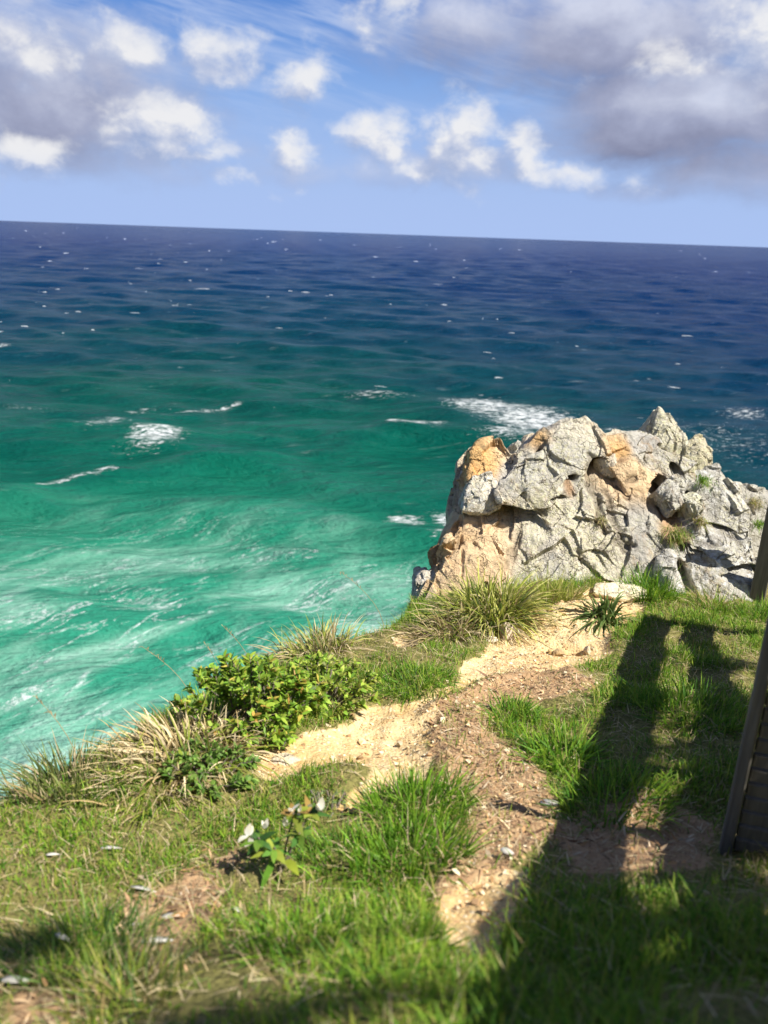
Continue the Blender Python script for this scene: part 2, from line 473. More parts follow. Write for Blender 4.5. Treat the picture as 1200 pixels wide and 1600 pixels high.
edge_px = [(-80, 1265), (0, 1232), (70, 1188), (130, 1168), (210, 1140), (290, 1085), (360, 1045), (430, 1022), (480, 990), (545, 988), (610, 974), (650, 950)]
EDGE = [tuple(at(*q)[:2]) for q in edge_px] + [(.28, 6.6), (.9, 8.0), (2.6, 8.8), (4.4, 8.4), (7, 7.5), (11, 5), (14, 0), (17, -22), (-15, -22), (-7, -7), (-3.0, -1), (-2.2, .9)]

sand_polys = [poly_xy([(395, 1195), (430, 1165), (480, 1140), (540, 1120), (575, 1082), (640, 1090), (690, 1070), (735, 1035), (770, 1000), (800, 985), (840, 955), (900, 928), (985, 915), (1003, 940), (940, 960),
                       (900, 985), (870, 1020), (830, 1045), (760, 1070), (680, 1100), (665, 1130), (668, 1175), (640, 1225), (590, 1262), (548, 1255), (585, 1200), (545, 1185), (470, 1200), (420, 1212)]),
              poly_xy([(820, 960), (890, 925), (985, 905), (1012, 940), (965, 985), (940, 1025), (890, 1052), (820, 1055)]),
              poly_xy([(600, 995), (660, 975), (690, 985), (640, 1010)]),
              poly_xy([(690, 1410), (760, 1375), (830, 1350), (815, 1410), (770, 1455), (725, 1490), (690, 1500), (705, 1450)])]
dirt_polys = [poly_xy([(672, 1105), (760, 1072), (840, 1045), (930, 1070), (930, 1090), (840, 1090), (770, 1105), (760, 1140), (830, 1190), (860, 1250), (855, 1310), (790, 1360), (700, 1400), (690, 1370), (740, 1320), (735, 1250), (705, 1190), (668, 1170)]),
              poly_xy([(200, 1420), (300, 1370), (360, 1400), (300, 1470), (250, 1520), (190, 1480)]),
              poly_xy([(0, 1570), (60, 1530), (130, 1600), (0, 1660)]),
              poly_xy([(320, 1330), (370, 1320), (385, 1350), (340, 1370)]),
              poly_xy([(860, 1290), (1000, 1240), (1130, 1290), (1060, 1360), (900, 1370)])]
rim_line = poly_xy([(672, 1105), (760, 1074), (840, 1048), (905, 1060)])


def masks(P):
    nz = fbm(xyz(P[:, 0], P[:, 1]), 3.5, 3, 5) * .05
    s_ = np.zeros(len(P)); d_ = np.zeros(len(P))
    for q in sand_polys: s_ = np.maximum(s_, np.clip(.5 - (sdist(P, q) + nz) / .1, 0, 1))
    for q in dirt_polys: d_ = np.maximum(d_, np.clip(.5 - (sdist(P, q) + nz) / .14, 0, 1))
    return s_, d_


mound_c = at(905, 955)[:2]; under_c = at(895, 1003)[:2]


def relief(P, s_, d_):
    q = xyz(P[:, 0], P[:, 1])
    z = .025 * fbm(q, 2.5, 4, 1) + .012 * fbm(q, 11, 3, 2) * (1 - .4 * s_)
    z = z - .045 * s_ + .01 * s_ * fbm(q, 24, 3, 8) + .012 * d_ * np.abs(fbm(q, 14, 3, 9))
    z = z + .035 * np.exp(-(segdist(P, rim_line, False) / .07) ** 2)
    a = P - mound_c; z = z + .12 * np.exp(-((a[:, 0] / .45) ** 2 + (a[:, 1] / .22) ** 2)) * (1 + .5 * fbm(q, 6, 3, 12))
    b = P - under_c; z = z - .13 * np.exp(-((b[:, 0] / .2) ** 2 + (b[:, 1] / .1) ** 2)) * (1 + .6 * fbm(q, 9, 3, 11))
    return z


def zland(P):
    s_, d_ = masks(P)
    sd = sdist(P, EDGE) + .10 * fbm(xyz(P[:, 0], P[:, 1]), 1.1, 4, 21)
    drop = np.where(sd > 0, 2.4 * sd, 0) + .12 * np.exp(-np.maximum(-sd, 0) / .15) * (1 - np.exp(-1)) 
    far = fbm(xyz(P[:, 0], P[:, 1]), .35, 5, 31) * np.clip(sd, 0, 4) * .5
    return zbase(P[:, 0], P[:, 1]) + relief(P, s_, d_) * np.clip(1 - sd / .5, 0, 1) - drop + far, s_, d_, sd


def zl(P): return zland(np.atleast_2d(np.asarray(P, float)[..., :2]))[0]


def axis(lo, hi, fine, a, b, grow=1.22):
    c_ = list(np.arange(lo, hi, fine)); s = fine
    while c_[-1] < b: s *= grow; c_.append(c_[-1] + s)
    s = fine
    while c_[0] > a: s *= grow; c_.insert(0, c_[0] - s)
    return np.array(c_)


gx = axis(-2.6, 3.8, .022, -30, 32); gy = axis(.25, 7.4, .022, -36, 26)
X, Y = np.meshgrid(gx, gy); P = np.stack([X.ravel(), Y.ravel()], 1)
Z, s_, d_, sd = zland(P); Z = np.maximum(Z, -3.0)
ny, nx = X.shape; idx = np.arange(ny * nx).reshape(ny, nx)
Q = np.stack([idx[:-1, :-1], idx[:-1, 1:], idx[1:, 1:], idx[1:, :-1]], -1).reshape(-1, 4)
ground = link('cliff_top_ground', mesh_np('cliff_top_ground', np.column_stack([P, Z]), Q, M_GROUND, attrs={'sand': s_, 'dirt': d_, 'cliff': np.clip(sd / .35 - .3, 0, 1)}))
tag(ground, kind='structure')

# ------------------------------------------------------------------ sea
M_SEA, t, p, out = new_mat('sea_water')
geo = t.new('ShaderNodeNewGeometry'); pos = geo.outputs['Position']
flat = t.vmap(pos, scale=(1, 1, 0))
ln = t.new('ShaderNodeVectorMath', operation='LENGTH'); t.put(ln.inputs[0], flat)
lg = t.math('LOGARITHM', ln.outputs['Value'], 10)
sx = t.new('ShaderNodeSeparateXYZ'); t.put(sx.inputs[0], pos)
wob = t.noise(t.vmap(flat, scale=(1, 2.2, 1), rot=(0, 0, R(-12))), .018, 4, .6)
wob2 = t.noise(flat, .0035, 3, .5)
side = t.math('DIVIDE', sx.outputs[0], ln.outputs['Value'])           # +.45 at the right
k = t.math('ADD', lg, t.math('MULTIPLY', t.math('SUBTRACT', wob, .5), .35))
k = t.math('ADD', k, t.math('MULTIPLY', t.math('SUBTRACT', wob2, .5), .45))
k = t.math('ADD', k, t.math('MULTIPLY', t.math('MAXIMUM', side, -.05), .55))  # darker water to the right: cloud shade put into the colour
kk = t.math('DIVIDE', t.math('SUBTRACT', k, 1.4), 2.4, clamp=True)
water = t.ramp(kk, [(.0, (.05, .29, .20)), (.13, (.018, .215, .13)), (.2, (.002, .10, .066)), (.28, (.001, .056, .050)), (.38, (.001, .035, .062)), (.54, (.001, .022, .080)), (.72, (.001, .016, .088)), (1, (.001, .018, .088))])
# milky aerated water drifting near the cliff
milk = t.noise(t.vmap(flat, scale=(.7, 1.9, 1), rot=(0, 0, R(-48))), .085, 6, .62, .6)
near = t.math('SUBTRACT', 1, t.step(k, 1.60, 1.84))
milkm = t.math('MULTIPLY', t.math('MULTIPLY', t.step(milk, .38, .72), near), t.math('ADD', .55, t.math('MULTIPLY', t.noise(t.vmap(flat, scale=(.5, 1.5, 1), rot=(0, 0, R(-50))), 1.1, 6, .7), .8)))
water = t.mix(t.math('MULTIPLY', milkm, .95), water, (.36, .58, .48))
# lacy foam streaks
lv = t.vmap(flat, scale=(.4, 1.5, 1), rot=(0, 0, R(-50)))
warp = t.new('ShaderNodeVectorMath', operation='MULTIPLY_ADD'); t.put(warp.inputs[0], t.noise(lv, .35, 4, .6, 0, 1)); warp.inputs[1].default_value = (2.4, 2.4, 0); t.put(warp.inputs[2], lv)
ve = t.voro(warp.outputs[0], .30, 'DISTANCE_TO_EDGE')
lace = t.math('MULTIPLY', t.math('SUBTRACT', 1, t.step(ve, .0, .07)), t.step(t.noise(lv, .22, 5, .65), .5, .68))
ve2 = t.voro(warp.outputs[0], .8, 'DISTANCE_TO_EDGE')
lace = t.math('MAXIMUM', lace, t.math('MULTIPLY', t.math('SUBTRACT', 1, t.step(ve2, .0, .06)), t.step(t.noise(lv, .16, 5, .65, .3), .53, .68)))
lace = t.math('MULTIPLY', lace, t.step(t.noise(flat, 1.9, 5, .75), .38, .58))
lace = t.math('MULTIPLY', lace, t.math('SUBTRACT', 1, t.step(k, 1.58, 1.82)))
# breaking patches from the mesh attribute
fn = t.noise(t.vmap(flat, scale=(.7, 1.7, 1), rot=(0, 0, R(-6))), .9, 8, .72, .5)
fa = t.attr('foam'); fn2 = t.noise(t.vmap(flat, scale=(.5, 1.8, 1), rot=(0, 0, R(-6))), 3.2, 5, .7)
dens = t.step(t.math('ADD', fa, t.math('MULTIPLY', t.math('SUBTRACT', t.math('ADD', t.math('MULTIPLY', fn, .6), t.math('MULTIPLY', fn2, .4)), .5), 4.5)), .45, .95)
dens = t.math('MULTIPLY', dens, t.step(fa, .03, .2))
# small whitecaps on the open water
cap = t.math('MULTIPLY', t.step(t.noise(t.vmap(flat, scale=(.5, 1.6, 1)), .33, 5, .7), .69, .74), t.step(lg, 1.9, 2.1))
wisp = t.math('MULTIPLY', t.step(t.noise(t.vmap(flat, scale=(.35, 1.5, 1), rot=(0, 0, R(-10))), .3, 8, .75), .58, .75), .16)
fil_n = t.noise(warp.outputs[0], .22, 5, .55, .8)
fil = t.math('SUBTRACT', 1, t.step(t.math('ABSOLUTE', t.math('SUBTRACT', fil_n, .5)), .004, .03))
fil = t.math('MULTIPLY', t.math('MULTIPLY', fil, t.step(t.noise(flat, .13, 4, .6), .42, .62)), t.math('MULTIPLY', t.step(t.noise(flat, 2.4, 5, .75), .42, .6), t.math('SUBTRACT', 1, t.step(k, 1.6, 1.84))))
lace = t.math('MAXIMUM', lace, fil)
foam = t.math('MAXIMUM', t.math('MAXIMUM', dens, t.math('MULTIPLY', lace, .8)), cap)
foam = t.math('MAXIMUM', foam, wisp)
colr = t.mix(foam, water, (.80, .83, .84))
t.put(p.inputs['Base Color'], colr)
t.put(p.inputs['Roughness'], t.math('ADD', .22, t.math('MULTIPLY', foam, .6)))
p.inputs['IOR'].default_value = 1.333; p.inputs['Specular IOR Level'].default_value = .05
b1 = t.noise(t.vmap(flat, scale=(.45, 1.3, 1), rot=(0, 0, R(-8))), .28, 7, .64, .3)
b2 = t.noise(t.vmap(flat, scale=(.8, 1.3, 1), rot=(0, 0, R(14))), 1.6, 5, .6)
b3 = t.noise(t.vmap(flat, scale=(.5, 1.4, 1), rot=(0, 0, R(-5))), .09, 6, .6, .3)
hh = t.math('ADD', t.math('ADD', t.math('MULTIPLY', b1, 2.6), t.math('MULTIPLY', b3, 5.0)), t.math('MULTIPLY', b2, .35))
t.put(p.inputs['Normal'], t.bump(t.math('ADD', hh, t.math('MULTIPLY', foam, .1)), .8, 1.0))


def sea_pt(px, py):
    d = ray(px, py); k_ = -CAM_Z / d[2]; return (C0 + d * k_)[:2]


rr = 14 * np.exp(np.linspace(0, math.log(90000 / 14), 1400))
th = np.concatenate([np.linspace(-180, -46, 60)[:-1], np.linspace(-46, 46, 500), np.linspace(46, 180, 60)[1:]]) * math.pi / 180
RR, TH = np.meshgrid(rr, th, indexing='ij')
SX, SY = RR * np.sin(TH), RR * np.cos(TH)
SZ = np.zeros_like(SX)
cell = RR * (math.log(90000 / 14) / 1400)
wr = np.random.default_rng(3)
for lam, amp, n in ((46, .34, 3), (30, .24, 4), (19, .20, 6), (12, .145, 8), (7.5, .095, 9), (4.5, .05, 9)):
    for j in range(n):
        a_ = R(-98 + wr.normal(0, 13 + 6 * (lam < 20))); l_ = lam * wr.uniform(.8, 1.25); ph = wr.uniform(0, 6.28)
        fade = np.clip(1.6 - cell / (l_ * .28), 0, 1)
        s = np.sin((SX * math.cos(a_) + SY * math.sin(a_)) * 2 * math.pi / l_ + ph)
        SZ += 1.35 * amp / math.sqrt(n) * fade * (s + .25 * s * s)
FO = np.zeros_like(SX); SP = np.stack([SX.ravel(), SY.ravel()], 1)


def ridge(pts, h, wid, foam=None, fw=1.0):
    """a swell ridge with a steeper near face; foam along part of its crest"""
    q = np.array([sea_pt(*a) for a in pts]); dd = segdist(SP, q, False)
    dr = np.linalg.norm(SP, axis=1); lim = dr < 400
    global SZ, FO
    SZ += (h * np.exp(-(dd / wid) ** 2) * lim).reshape(SX.shape)
    if foam:
        q = np.array([sea_pt(*a) for a in foam]); dd = segdist(SP, q, False)
        FO = np.maximum(FO, (np.exp(-(dd / fw) ** 2) * lim).reshape(SX.shape) * .66)


def patch(px, py, rx, ry, rot, amt):
    global FO
    cpt = sea_pt(px, py); ex = sea_pt(px + rx, py); ey = sea_pt(px, py - ry)
    a = np.linalg.norm(ex - cpt); b = np.linalg.norm(ey - cpt)
    d = SP - cpt; c_, s = math.cos(rot), math.sin(rot)
    u = (d[:, 0] * c_ + d[:, 1] * s) / a; v = (-d[:, 0] * s + d[:, 1] * c_) / b
    FO = np.maximum(FO, (np.exp(-(u * u + v * v) ** 1.3) * amt).reshape(SX.shape))


ridge([(-60, 800), (60, 768), (180, 748), (300, 733), (420, 722)], 1.0, 3.6, [(62, 767), (120, 755), (178, 746)], .8)
ridge([(250, 652), (330, 642), (400, 642)], .8, 4, [(255, 646), (280, 644), (340, 641), (375, 636)], .8)
ridge([(560, 690), (620, 679), (690, 676), (780, 690), (860, 712)], 1.25, 4, [(612, 678), (650, 680), (684, 674)], 1.3)
ridge([(480, 640), (560, 630), (650, 626), (740, 628)], .5, 4)
ridge([(100, 672), (160, 660), (205, 660)], .4, 3, [(140, 676), (190, 664)], .9)
patch(246, 693, 50, 20, 0, .72); patch(225, 688, 28, 9, 0, .6); patch(165, 671, 38, 14, 0, .5); patch(220, 638, 30, 5, 0, .4)
patch(760, 638, 70, 20, 0, .72); patch(830, 660, 80, 22, 0, .74); patch(720, 636, 40, 12, 0, .6); patch(800, 690, 60, 14, 0, .6)
patch(590, 628, 60, 5, 0, .45); patch(660, 676, 45, 8, 0, .5)
patch(632, 822, 36, 13, 0, .66); patch(692, 820, 26, 15, 0, .64); patch(688, 845, 20, 10, 0, .5)
patch(1165, 652, 40, 9, 0, .5); patch(1130, 690, 120, 30, 0, .3); patch(960, 690, 60, 20, 0, .45); patch(560, 940, 90, 40, 0, .3); patch(460, 870, 60, 14, 0, .32); patch(640, 900, 50, 30, 0, .3)
patch(40, 640, 60, 6, 0, .3); patch(0, 545, 14, 4, 0, .7)
ny, nx = SX.shape; idx = np.arange(ny * nx).reshape(ny, nx)
Q = np.stack([idx[:-1, :-1], idx[:-1, 1:], idx[1:, 1:], idx[1:, :-1]], -1).reshape(-1, 4)[:, ::-1]
sea = link('sea', mesh_np('sea', np.column_stack([SP, SZ.ravel()]), Q, M_SEA, attrs={'foam': FO.ravel()}))
tag(sea, kind='structure')

# breaking crests far out: low foamy ridges standing on the water
M_FOAM, t, p, out = new_mat('white_foam')
p.inputs['Base Color'].default_value = (.82, .85, .87, 1); p.inputs['Roughness'].default_value = .9
acc = Acc(); cr = np.random.default_rng(11)
for i in range(330):
    px = cr.uniform(-150, 1350); hor = 365 + (px - 600) * .035
    py = hor + 8 + 300 * cr.beta(1.1, 2.6)
    if px > 850 and cr.random() < .45: continue
    c_ = sea_pt(px, py); dist = np.linalg.norm(c_)
    Lc = cr.uniform(.5, 2.2) * (dist / 300) ** .55 * (1.8 if cr.random() < .12 else 1); Lc *= cr.choice([.3, .45, .7, 1.1]); hgt = cr.uniform(.04, .12) * (dist / 300) ** .6
    n = 7; s = np.linspace(-1, 1, n); ang = cr.normal(-.1, .15)
    bx = c_[0] + s * Lc * math.cos(ang) + cr.normal(0, .05, n) * Lc; by = c_[1] + s * Lc * math.sin(ang) + .25 * Lc * (1 - s * s) + cr.normal(0, .06, n) * Lc
    env = (1 - s ** 2) * (0.55 + .45 * cr.random(n)); V = []
    for k_, (oy, oz) in enumerate(((-1.3, -.2), (-.35, .75), (.1, 1.0), (1.1, -.2))):
        V.append(np.stack([bx, by + oy * hgt, .25 + oz * hgt * np.maximum(env, .02)], 1))
    V = np.stack(V, 1).reshape(-1, 3)
    q = np.array([[a * 4 + b, (a + 1) * 4 + b, (a + 1) * 4 + b + 1, a * 4 + b + 1] for a in range(n - 1) for b in range(3)])
    acc.add(V, q, np.ones((len(V), 3)) * .8)
tag(acc.build('whitecaps', M_FOAM), kind='stuff')


# ------------------------------------------------------------------ rocks
def yf(py, off): return 6.12 + (930 - py) * .0039 + off


def hull_bm(bm, pts):
    vs = [bm.verts.new(q) for q in pts]
    res = bmesh.ops.convex_hull(bm, input=vs)
    bmesh.ops.delete(bm, geom=[g for g in set(res['geom_interior'] + res['geom_unused']) if isinstance(g, bmesh.types.BMVert)], context='VERTS')


def block(bm, poly, off, thick=.7, sink=.35, jit=.03, seed=0):
    g = np.random.default_rng(seed); pts = []
    for e in poly:
        px, py = e[0], e[1]; o_ = off + (e[2] if len(e) > 2 else 0)
        q = atY(px, py, yf(py, o_)) ; pts.append(q)
        pts.append(q + np.array([g.normal(0, jit), thick, -sink * g.uniform(.6, 1.3)]))
    c_ = np.mean([(e[0], e[1]) for e in poly], axis=0)
    pts.append(atY(c_[0], c_[1], yf(c_[1], off - .07)))              # belly
    hull_bm(bm, [tuple(q) for q in pts])


# colour zones: (px, py, radius px, colour, lichen, white)
GREY, TAN, ORA, BRN, PALE, DGREY = (.43, .41, .37), (.62, .45, .27), (.62, .38, .16), (.36, .22, .12), (.55, .50, .41), (.38, .36, .32)
zones = [(870, 720, 60, GREY, .8, .2), (820, 740, 40, GREY, .7, .3), (900, 670, 45, PALE, .4, .1), (845, 685, 22, ORA, .2, 0), (760, 715, 35, ORA, .1, 0), (785, 690, 25, TAN, .1, 0), (718, 760, 22, BRN, 0, 0),
         (728, 720, 20, ORA, 0, 0), (745, 775, 30, PALE, .7, .7), (760, 850, 55, TAN, .05, 0), (735, 830, 20, ORA, .05, 0), (730, 890, 30, TAN, .05, 0), (880, 850, 80, PALE, 1, .15), (860, 900, 50, GREY, 1, .1), (940, 840, 40, PALE, 1, 0),
         (985, 755, 42, TAN, .1, 0), (960, 700, 20, ORA, .1, 0), (972, 722, 10, BRN, .1, 0), (950, 690, 20, TAN, .2, 0), (1010, 700, 25, GREY, .3, 0), (1045, 680, 40, GREY, 1, .3), (1050, 712, 14, ORA, .2, 0), (1085, 700, 14, ORA, .5, 0),
         (1100, 705, 22, GREY, 1, .2), (1000, 830, 45, DGREY, .6, .2), (1060, 770, 30, GREY, .6, .3), (1120, 790, 45, GREY, .7, .7), (1115, 735, 20, GREY, .4, .9), (1140, 880, 50, GREY, .5, 1), (1070, 890, 35, GREY, .4, .8), (1050, 830, 20, BRN, .1, 0),
         (885, 768, 12, BRN, 0, 0), (1160, 820, 40, GREY, .7, .6), (930, 735, 14, TAN, .5, 0), (915, 740, 14, PALE, .9, 0)]
ZP = np.array([atY(z[0], z[1], yf(z[1], 0)) for z in zones]); ZR = np.array([z[2] for z in zones]) * 6.7 / FPX
ZC = np.array([z[3] for z in zones]); ZL = np.array([z[4] for z in zones]); ZW = np.array([z[5] for z in zones])
crack_px = [[(845, 700), (840, 730), (846, 760), (838, 775)], [(778, 775), (776, 795), (800, 812), (845, 800)], [(812, 830), (800, 860), (790, 890)], [(920, 715), (926, 760), (934, 800), (945, 840)], [(985, 748), (972, 770), (935, 765)],
            [(1055, 880), (1070, 905), (1076, 930)], [(958, 770), (975, 775), (1000, 770)], [(960, 850), (985, 855)], [(900, 865), (925, 885)], [(1020, 700), (1005, 730), (1000, 745)], [(1090, 850), (1130, 855), (1150, 845)], [(1080, 870), (1095, 880), (1110, 870)],
            [(750, 720), (770, 750), (785, 770)], [(716, 830), (718, 880)], [(1100, 800), (1110, 820), (1125, 828)], [(945, 770), (955, 810), (975, 860)], [(880, 755), (895, 750)], [(1130, 890), (1170, 885)]]
cavities = [(936, 738, 12, 17, .45, 25), (952, 750, 22, 8, .35, 40), (1032, 780, 14, 22, .55, 30), (1050, 805, 14, 24, .5, -35), (1076, 800, 15, 19, .55, 20), (1066, 748, 7, 14, .35, -30), (750, 808, 36, 9, .6, 0), (808, 810, 38, 12, .6, 15), (884, 753, 16, 5, .25, -25), (872, 778, 10, 4, .2, 0), (1128, 836, 24, 7, .35, 10), (1158, 893, 32, 7, .3, -5), (1068, 905, 8, 26, .25, -25), (1092, 870, 16, 6, .25, 10), (722, 860, 3, 30, .06, 5)]
cracks = [np.array([atY(a, b, yf(b, 0)) for a, b in pl]) for pl in crack_px]


def rock_mesh(name, bm, voxel, amp=1.0, seed=0, facet=.26, use_cracks=True, coldef=None):
    me0 = bpy.data.meshes.new('tmp'); bm.to_mesh(me0); bm.free()
    ob = bpy.data.objects.new('tmp', me0); COL.objects.link(ob)
    md = ob.modifiers.new('r', 'REMESH'); md.mode = 'VOXEL'; md.voxel_size = voxel
    dg_ = bpy.context.evaluated_depsgraph_get(); ev = ob.evaluated_get(dg_)
    me = bpy.data.meshes.new_from_object(ev); bpy.data.objects.remove(ob); bpy.data.meshes.remove(me0)
    n = len(me.vertices); v = np.zeros(n * 3, np.float32); me.vertices.foreach_get('co', v); v = v.reshape(-1, 3).astype(float)
    nn = np.zeros(n * 3, np.float32); me.vertices.foreach_get('normal', nn); nn = nn.reshape(-1, 3).astype(float)
    fl = np.zeros(len(me.polygons) * 4, np.int32); me.polygons.foreach_get('vertices', fl)
    F = fl.reshape(-1, 4); bpy.data.meshes.remove(me)
    g = np.random.default_rng(seed + 50)
    lo, hi = v.min(0), v.max(0); vol = np.prod(hi - lo)
    q = v + .05 * np.stack([vnoise(v * 5, 1), vnoise(v * 5, 2), vnoise(v * 5, 3)], 1)

    def facets(size, tilt, step_):
        m = int(min(420, max(8, vol / size ** 3))); cs = g.uniform(lo, hi, (m, 3)); gr = g.normal(0, tilt, (m, 3)); h = g.normal(0, step_, m)
        stretch = np.array([1.0, 1.0, .55]); best = np.full(n, 1e9); bi = np.zeros(n, int)
        for j in range(m):
            dd = (((q - cs[j]) * stretch) ** 2).sum(1); k_ = dd < best; best[k_] = dd[k_]; bi[k_] = j
        return ((v - cs[bi]) * gr[bi]).sum(1) + h[bi]
    dsp = facets(facet * 2.6, .04, .005) + facets(facet, .05, .004) + facets(facet * .4, .13, .0045)
    dsp = np.clip(dsp, -.06, .06)
    dsp = dsp + .008 * fbm(v, 3.2, 4, seed) + .006 * fbm(v, 16, 4, seed + 9, .6) - .008 * np.abs(fbm(v * np.array([1, 1, .5]), 9, 3, seed + 4))
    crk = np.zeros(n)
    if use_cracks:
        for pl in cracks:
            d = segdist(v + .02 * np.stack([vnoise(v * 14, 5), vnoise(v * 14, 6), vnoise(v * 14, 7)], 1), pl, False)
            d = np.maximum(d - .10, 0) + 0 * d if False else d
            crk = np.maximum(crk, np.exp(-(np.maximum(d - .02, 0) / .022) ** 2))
    v2 = v + nn * (dsp * amp)[:, None]
    if use_cracks: v2 = v2 - nn * (.032 * crk)[:, None]
    if use_cracks:
        for cx, cy, rx, ry, dep, ang in cavities:
            c_ = atY(cx, cy, yf(cy, 0)); dxz = v2[:, [0, 2]] - c_[[0, 2]]; ca, sa = math.cos(R(ang)), math.sin(R(ang)); k_ = 6.9 / FPX
            u = (dxz[:, 0] * ca - dxz[:, 1] * sa) / (rx * k_); w_ = (dxz[:, 0] * sa + dxz[:, 1] * ca) / (ry * k_)
            e = np.exp(-(u * u + w_ * w_) ** 2) * (np.abs(v2[:, 1] - c_[1]) < .45)
            v2[:, 1] += dep * e; v2[:, 2] += .25 * dep * e
    if coldef is None:
        dz = np.linalg.norm(q[:, None] - ZP[None], axis=2) / ZR[None]
        wz = np.exp(-3.0 * np.minimum(dz, 6) ** 1.5) + 1e-6; wz = wz / wz.sum(1, keepdims=True)
        colv, L_, W_ = wz @ ZC, wz @ ZL, wz @ ZW
    else:
        colv = np.tile(np.array(coldef[0]), (n, 1)); L_ = np.full(n, coldef[1]); W_ = np.full(n, coldef[2])
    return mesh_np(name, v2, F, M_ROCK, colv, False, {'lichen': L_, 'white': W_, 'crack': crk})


bm = bmesh.new()
B = [  # outline (px, py[, extra depth]), depth offset, thickness
    ([(800, 705), (845, 682), (880, 655), (900, 649), (915, 656), (940, 685), (950, 720), (930, 770), (860, 790), (800, 770)], .02, .8),
    ([(775, 770), (800, 720), (850, 700), (880, 750), (862, 795), (812, 797), (782, 789)], -.05, .6),
    ([(815, 822), (850, 790), (940, 770), (955, 850), (945, 945), (790, 945), (790, 885)], .0, .8),
    ([(935, 715), (948, 690), (1000, 679), (1025, 692), (1040, 760), (1015, 800), (960, 800), (935, 770)], .09, .7),
    ([(945, 790), (1000, 775), (1035, 790), (1055, 860), (1035, 945), (935, 945)], .04, .7),
    ([(1012, 700), (1045, 715), (1095, 735), (1110, 770), (1100, 830), (1050, 850), (1020, 800)], .12, .6),
    ([(1092, 730), (1125, 722), (1138, 745), (1150, 765), (1172, 800), (1180, 850), (1110, 850), (1095, 800)], .08, .7),
    ([(1045, 872), (1070, 868), (1115, 842), (1178, 835), (1186, 870), (1180, 945), (1060, 945)], -.02, .8),
    ([(1028, 875), (1045, 866), (1062, 890), (1072, 925), (1060, 945), (1030, 945)], -.10, .5),
    ([(716, 818, .18), (742, 822, .22), (795, 817, .22), (812, 830, .12), (800, 870), (786, 950), (650, 965), (690, 900), (700, 845)], -.02, .7),
    ([(733, 740), (737, 708), (752, 690), (779, 683), (806, 708), (808, 760), (792, 785), (735, 800)], .14, .6),
    ([(711, 815), (714, 748), (734, 712), (748, 720), (745, 800), (725, 830)], .36, .5),
    ([(800, 720), (846, 690), (870, 800), (800, 830), (700, 850), (730, 780)], .42, .5),
]
for i, (pl, off, th_) in enumerate(B): block(bm, pl, off, th_, .4, .03, i)
block(bm, [(735, 760), (800, 705), (850, 685), (900, 660), (945, 695), (1000, 690), (1010, 800), (960, 945), (690, 945), (720, 830, .1)], .16, .6, .4, .02, 30)
block(bm, [(960, 720), (1020, 700), (1090, 725), (1140, 760), (1172, 820), (1178, 945), (940, 945)], .10, .6, .4, .02, 31)
block(bm, [(800, 830), (860, 780), (930, 760), (1040, 800), (1060, 860), (1040, 940), (800, 940)], .03, .6, .4, .02, 32)
# buried foot of the outcrop
hull_bm(bm, [tuple(q) for q in ([atY(a, 945, 6.3) for a in (665, 900, 1185)] + [atY(a, 940, 7.6) + np.array([0, 0, -.6]) for a in (700, 900, 1150)] + [atY(a, 770, 7.5) for a in (760, 900, 1130)] + [atY(a, 990, 6.5) + np.array([0, 0, -.3]) for a in (690, 900, 1180)])])
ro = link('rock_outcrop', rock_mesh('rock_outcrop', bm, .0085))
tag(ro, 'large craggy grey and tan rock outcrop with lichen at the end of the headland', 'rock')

loose = [
    ('pinnacle_rock', 'tall pointed pale rock with yellow lichen, highest tip of the outcrop', [(1016, 705), (1022, 665), (1030, 637), (1038, 640), (1055, 658), (1072, 682), (1080, 712), (1050, 722), (1030, 718)], .14, .35, ((.50, .47, .38), 1, .2)),
    ('boulder', 'rounded lichen spotted boulder just right of the pointed rock tip', [(1072, 695), (1092, 677), (1103, 681), (1112, 700), (1117, 722), (1095, 745), (1070, 735)], .12, .35, ((.45, .40, .28), 1, .3)),
    ('boulder', 'grey block with black hollow on its left, jammed below the pointed rock tip', [(1026, 768), (1040, 750), (1060, 738), (1075, 752), (1068, 785), (1050, 800), (1044, 782)], -.04, .3, ((.44, .42, .37), .5, .5)),
    ('boulder', 'smaller spotted block with black hollow beneath it, right of the jammed grey block', [(1064, 778), (1082, 766), (1098, 776), (1104, 795), (1092, 806), (1078, 800)], -.04, .26, ((.52, .5, .4), 1, .5)),
    ('boulder', 'wedge shaped pale block with orange stained face over a small dark cave', [(931, 716), (948, 706), (975, 702), (988, 716), (976, 742), (958, 746), (940, 735)], .06, .28, ((.54, .47, .37), .2, 0)),
    ('overhanging_rock', 'white topped block overhanging the black crack on the left of the outcrop', [(738, 742), (768, 735), (784, 772), (782, 794), (758, 803), (722, 798), (726, 772)], .05, .38, ((.58, .53, .44), .6, .9)),
    ('rock', 'small dark rock with an orange top jutting out over the water', [(672, 862), (700, 838), (706, 850), (694, 892), (682, 896), (676, 880)], .32, .3, ((.40, .22, .10), 0, 0)),
    ('rock', 'low mottled rock at the foot of the outcrop beside the water', [(649, 908), (662, 893), (690, 892), (694, 925), (672, 950), (646, 958)], .12, .4, ((.52, .46, .38), .3, .6)),
    ('rock', 'flat topped grey rock behind the fence post at the right edge', [(1148, 758), (1175, 762), (1215, 768), (1270, 775), (1280, 880), (1160, 870)], .75, .6, ((.45, .43, .38), .3, .2)),
]
for i, (nm, lab, pl, off, th_, cd) in enumerate(loose):
    bm = bmesh.new(); block(bm, pl, off, th_, .22, .03, 40 + i)
    tag(link(nm, rock_mesh(nm, bm, .009, .7, 60 + i, .14, False, cd)), lab, 'rock')


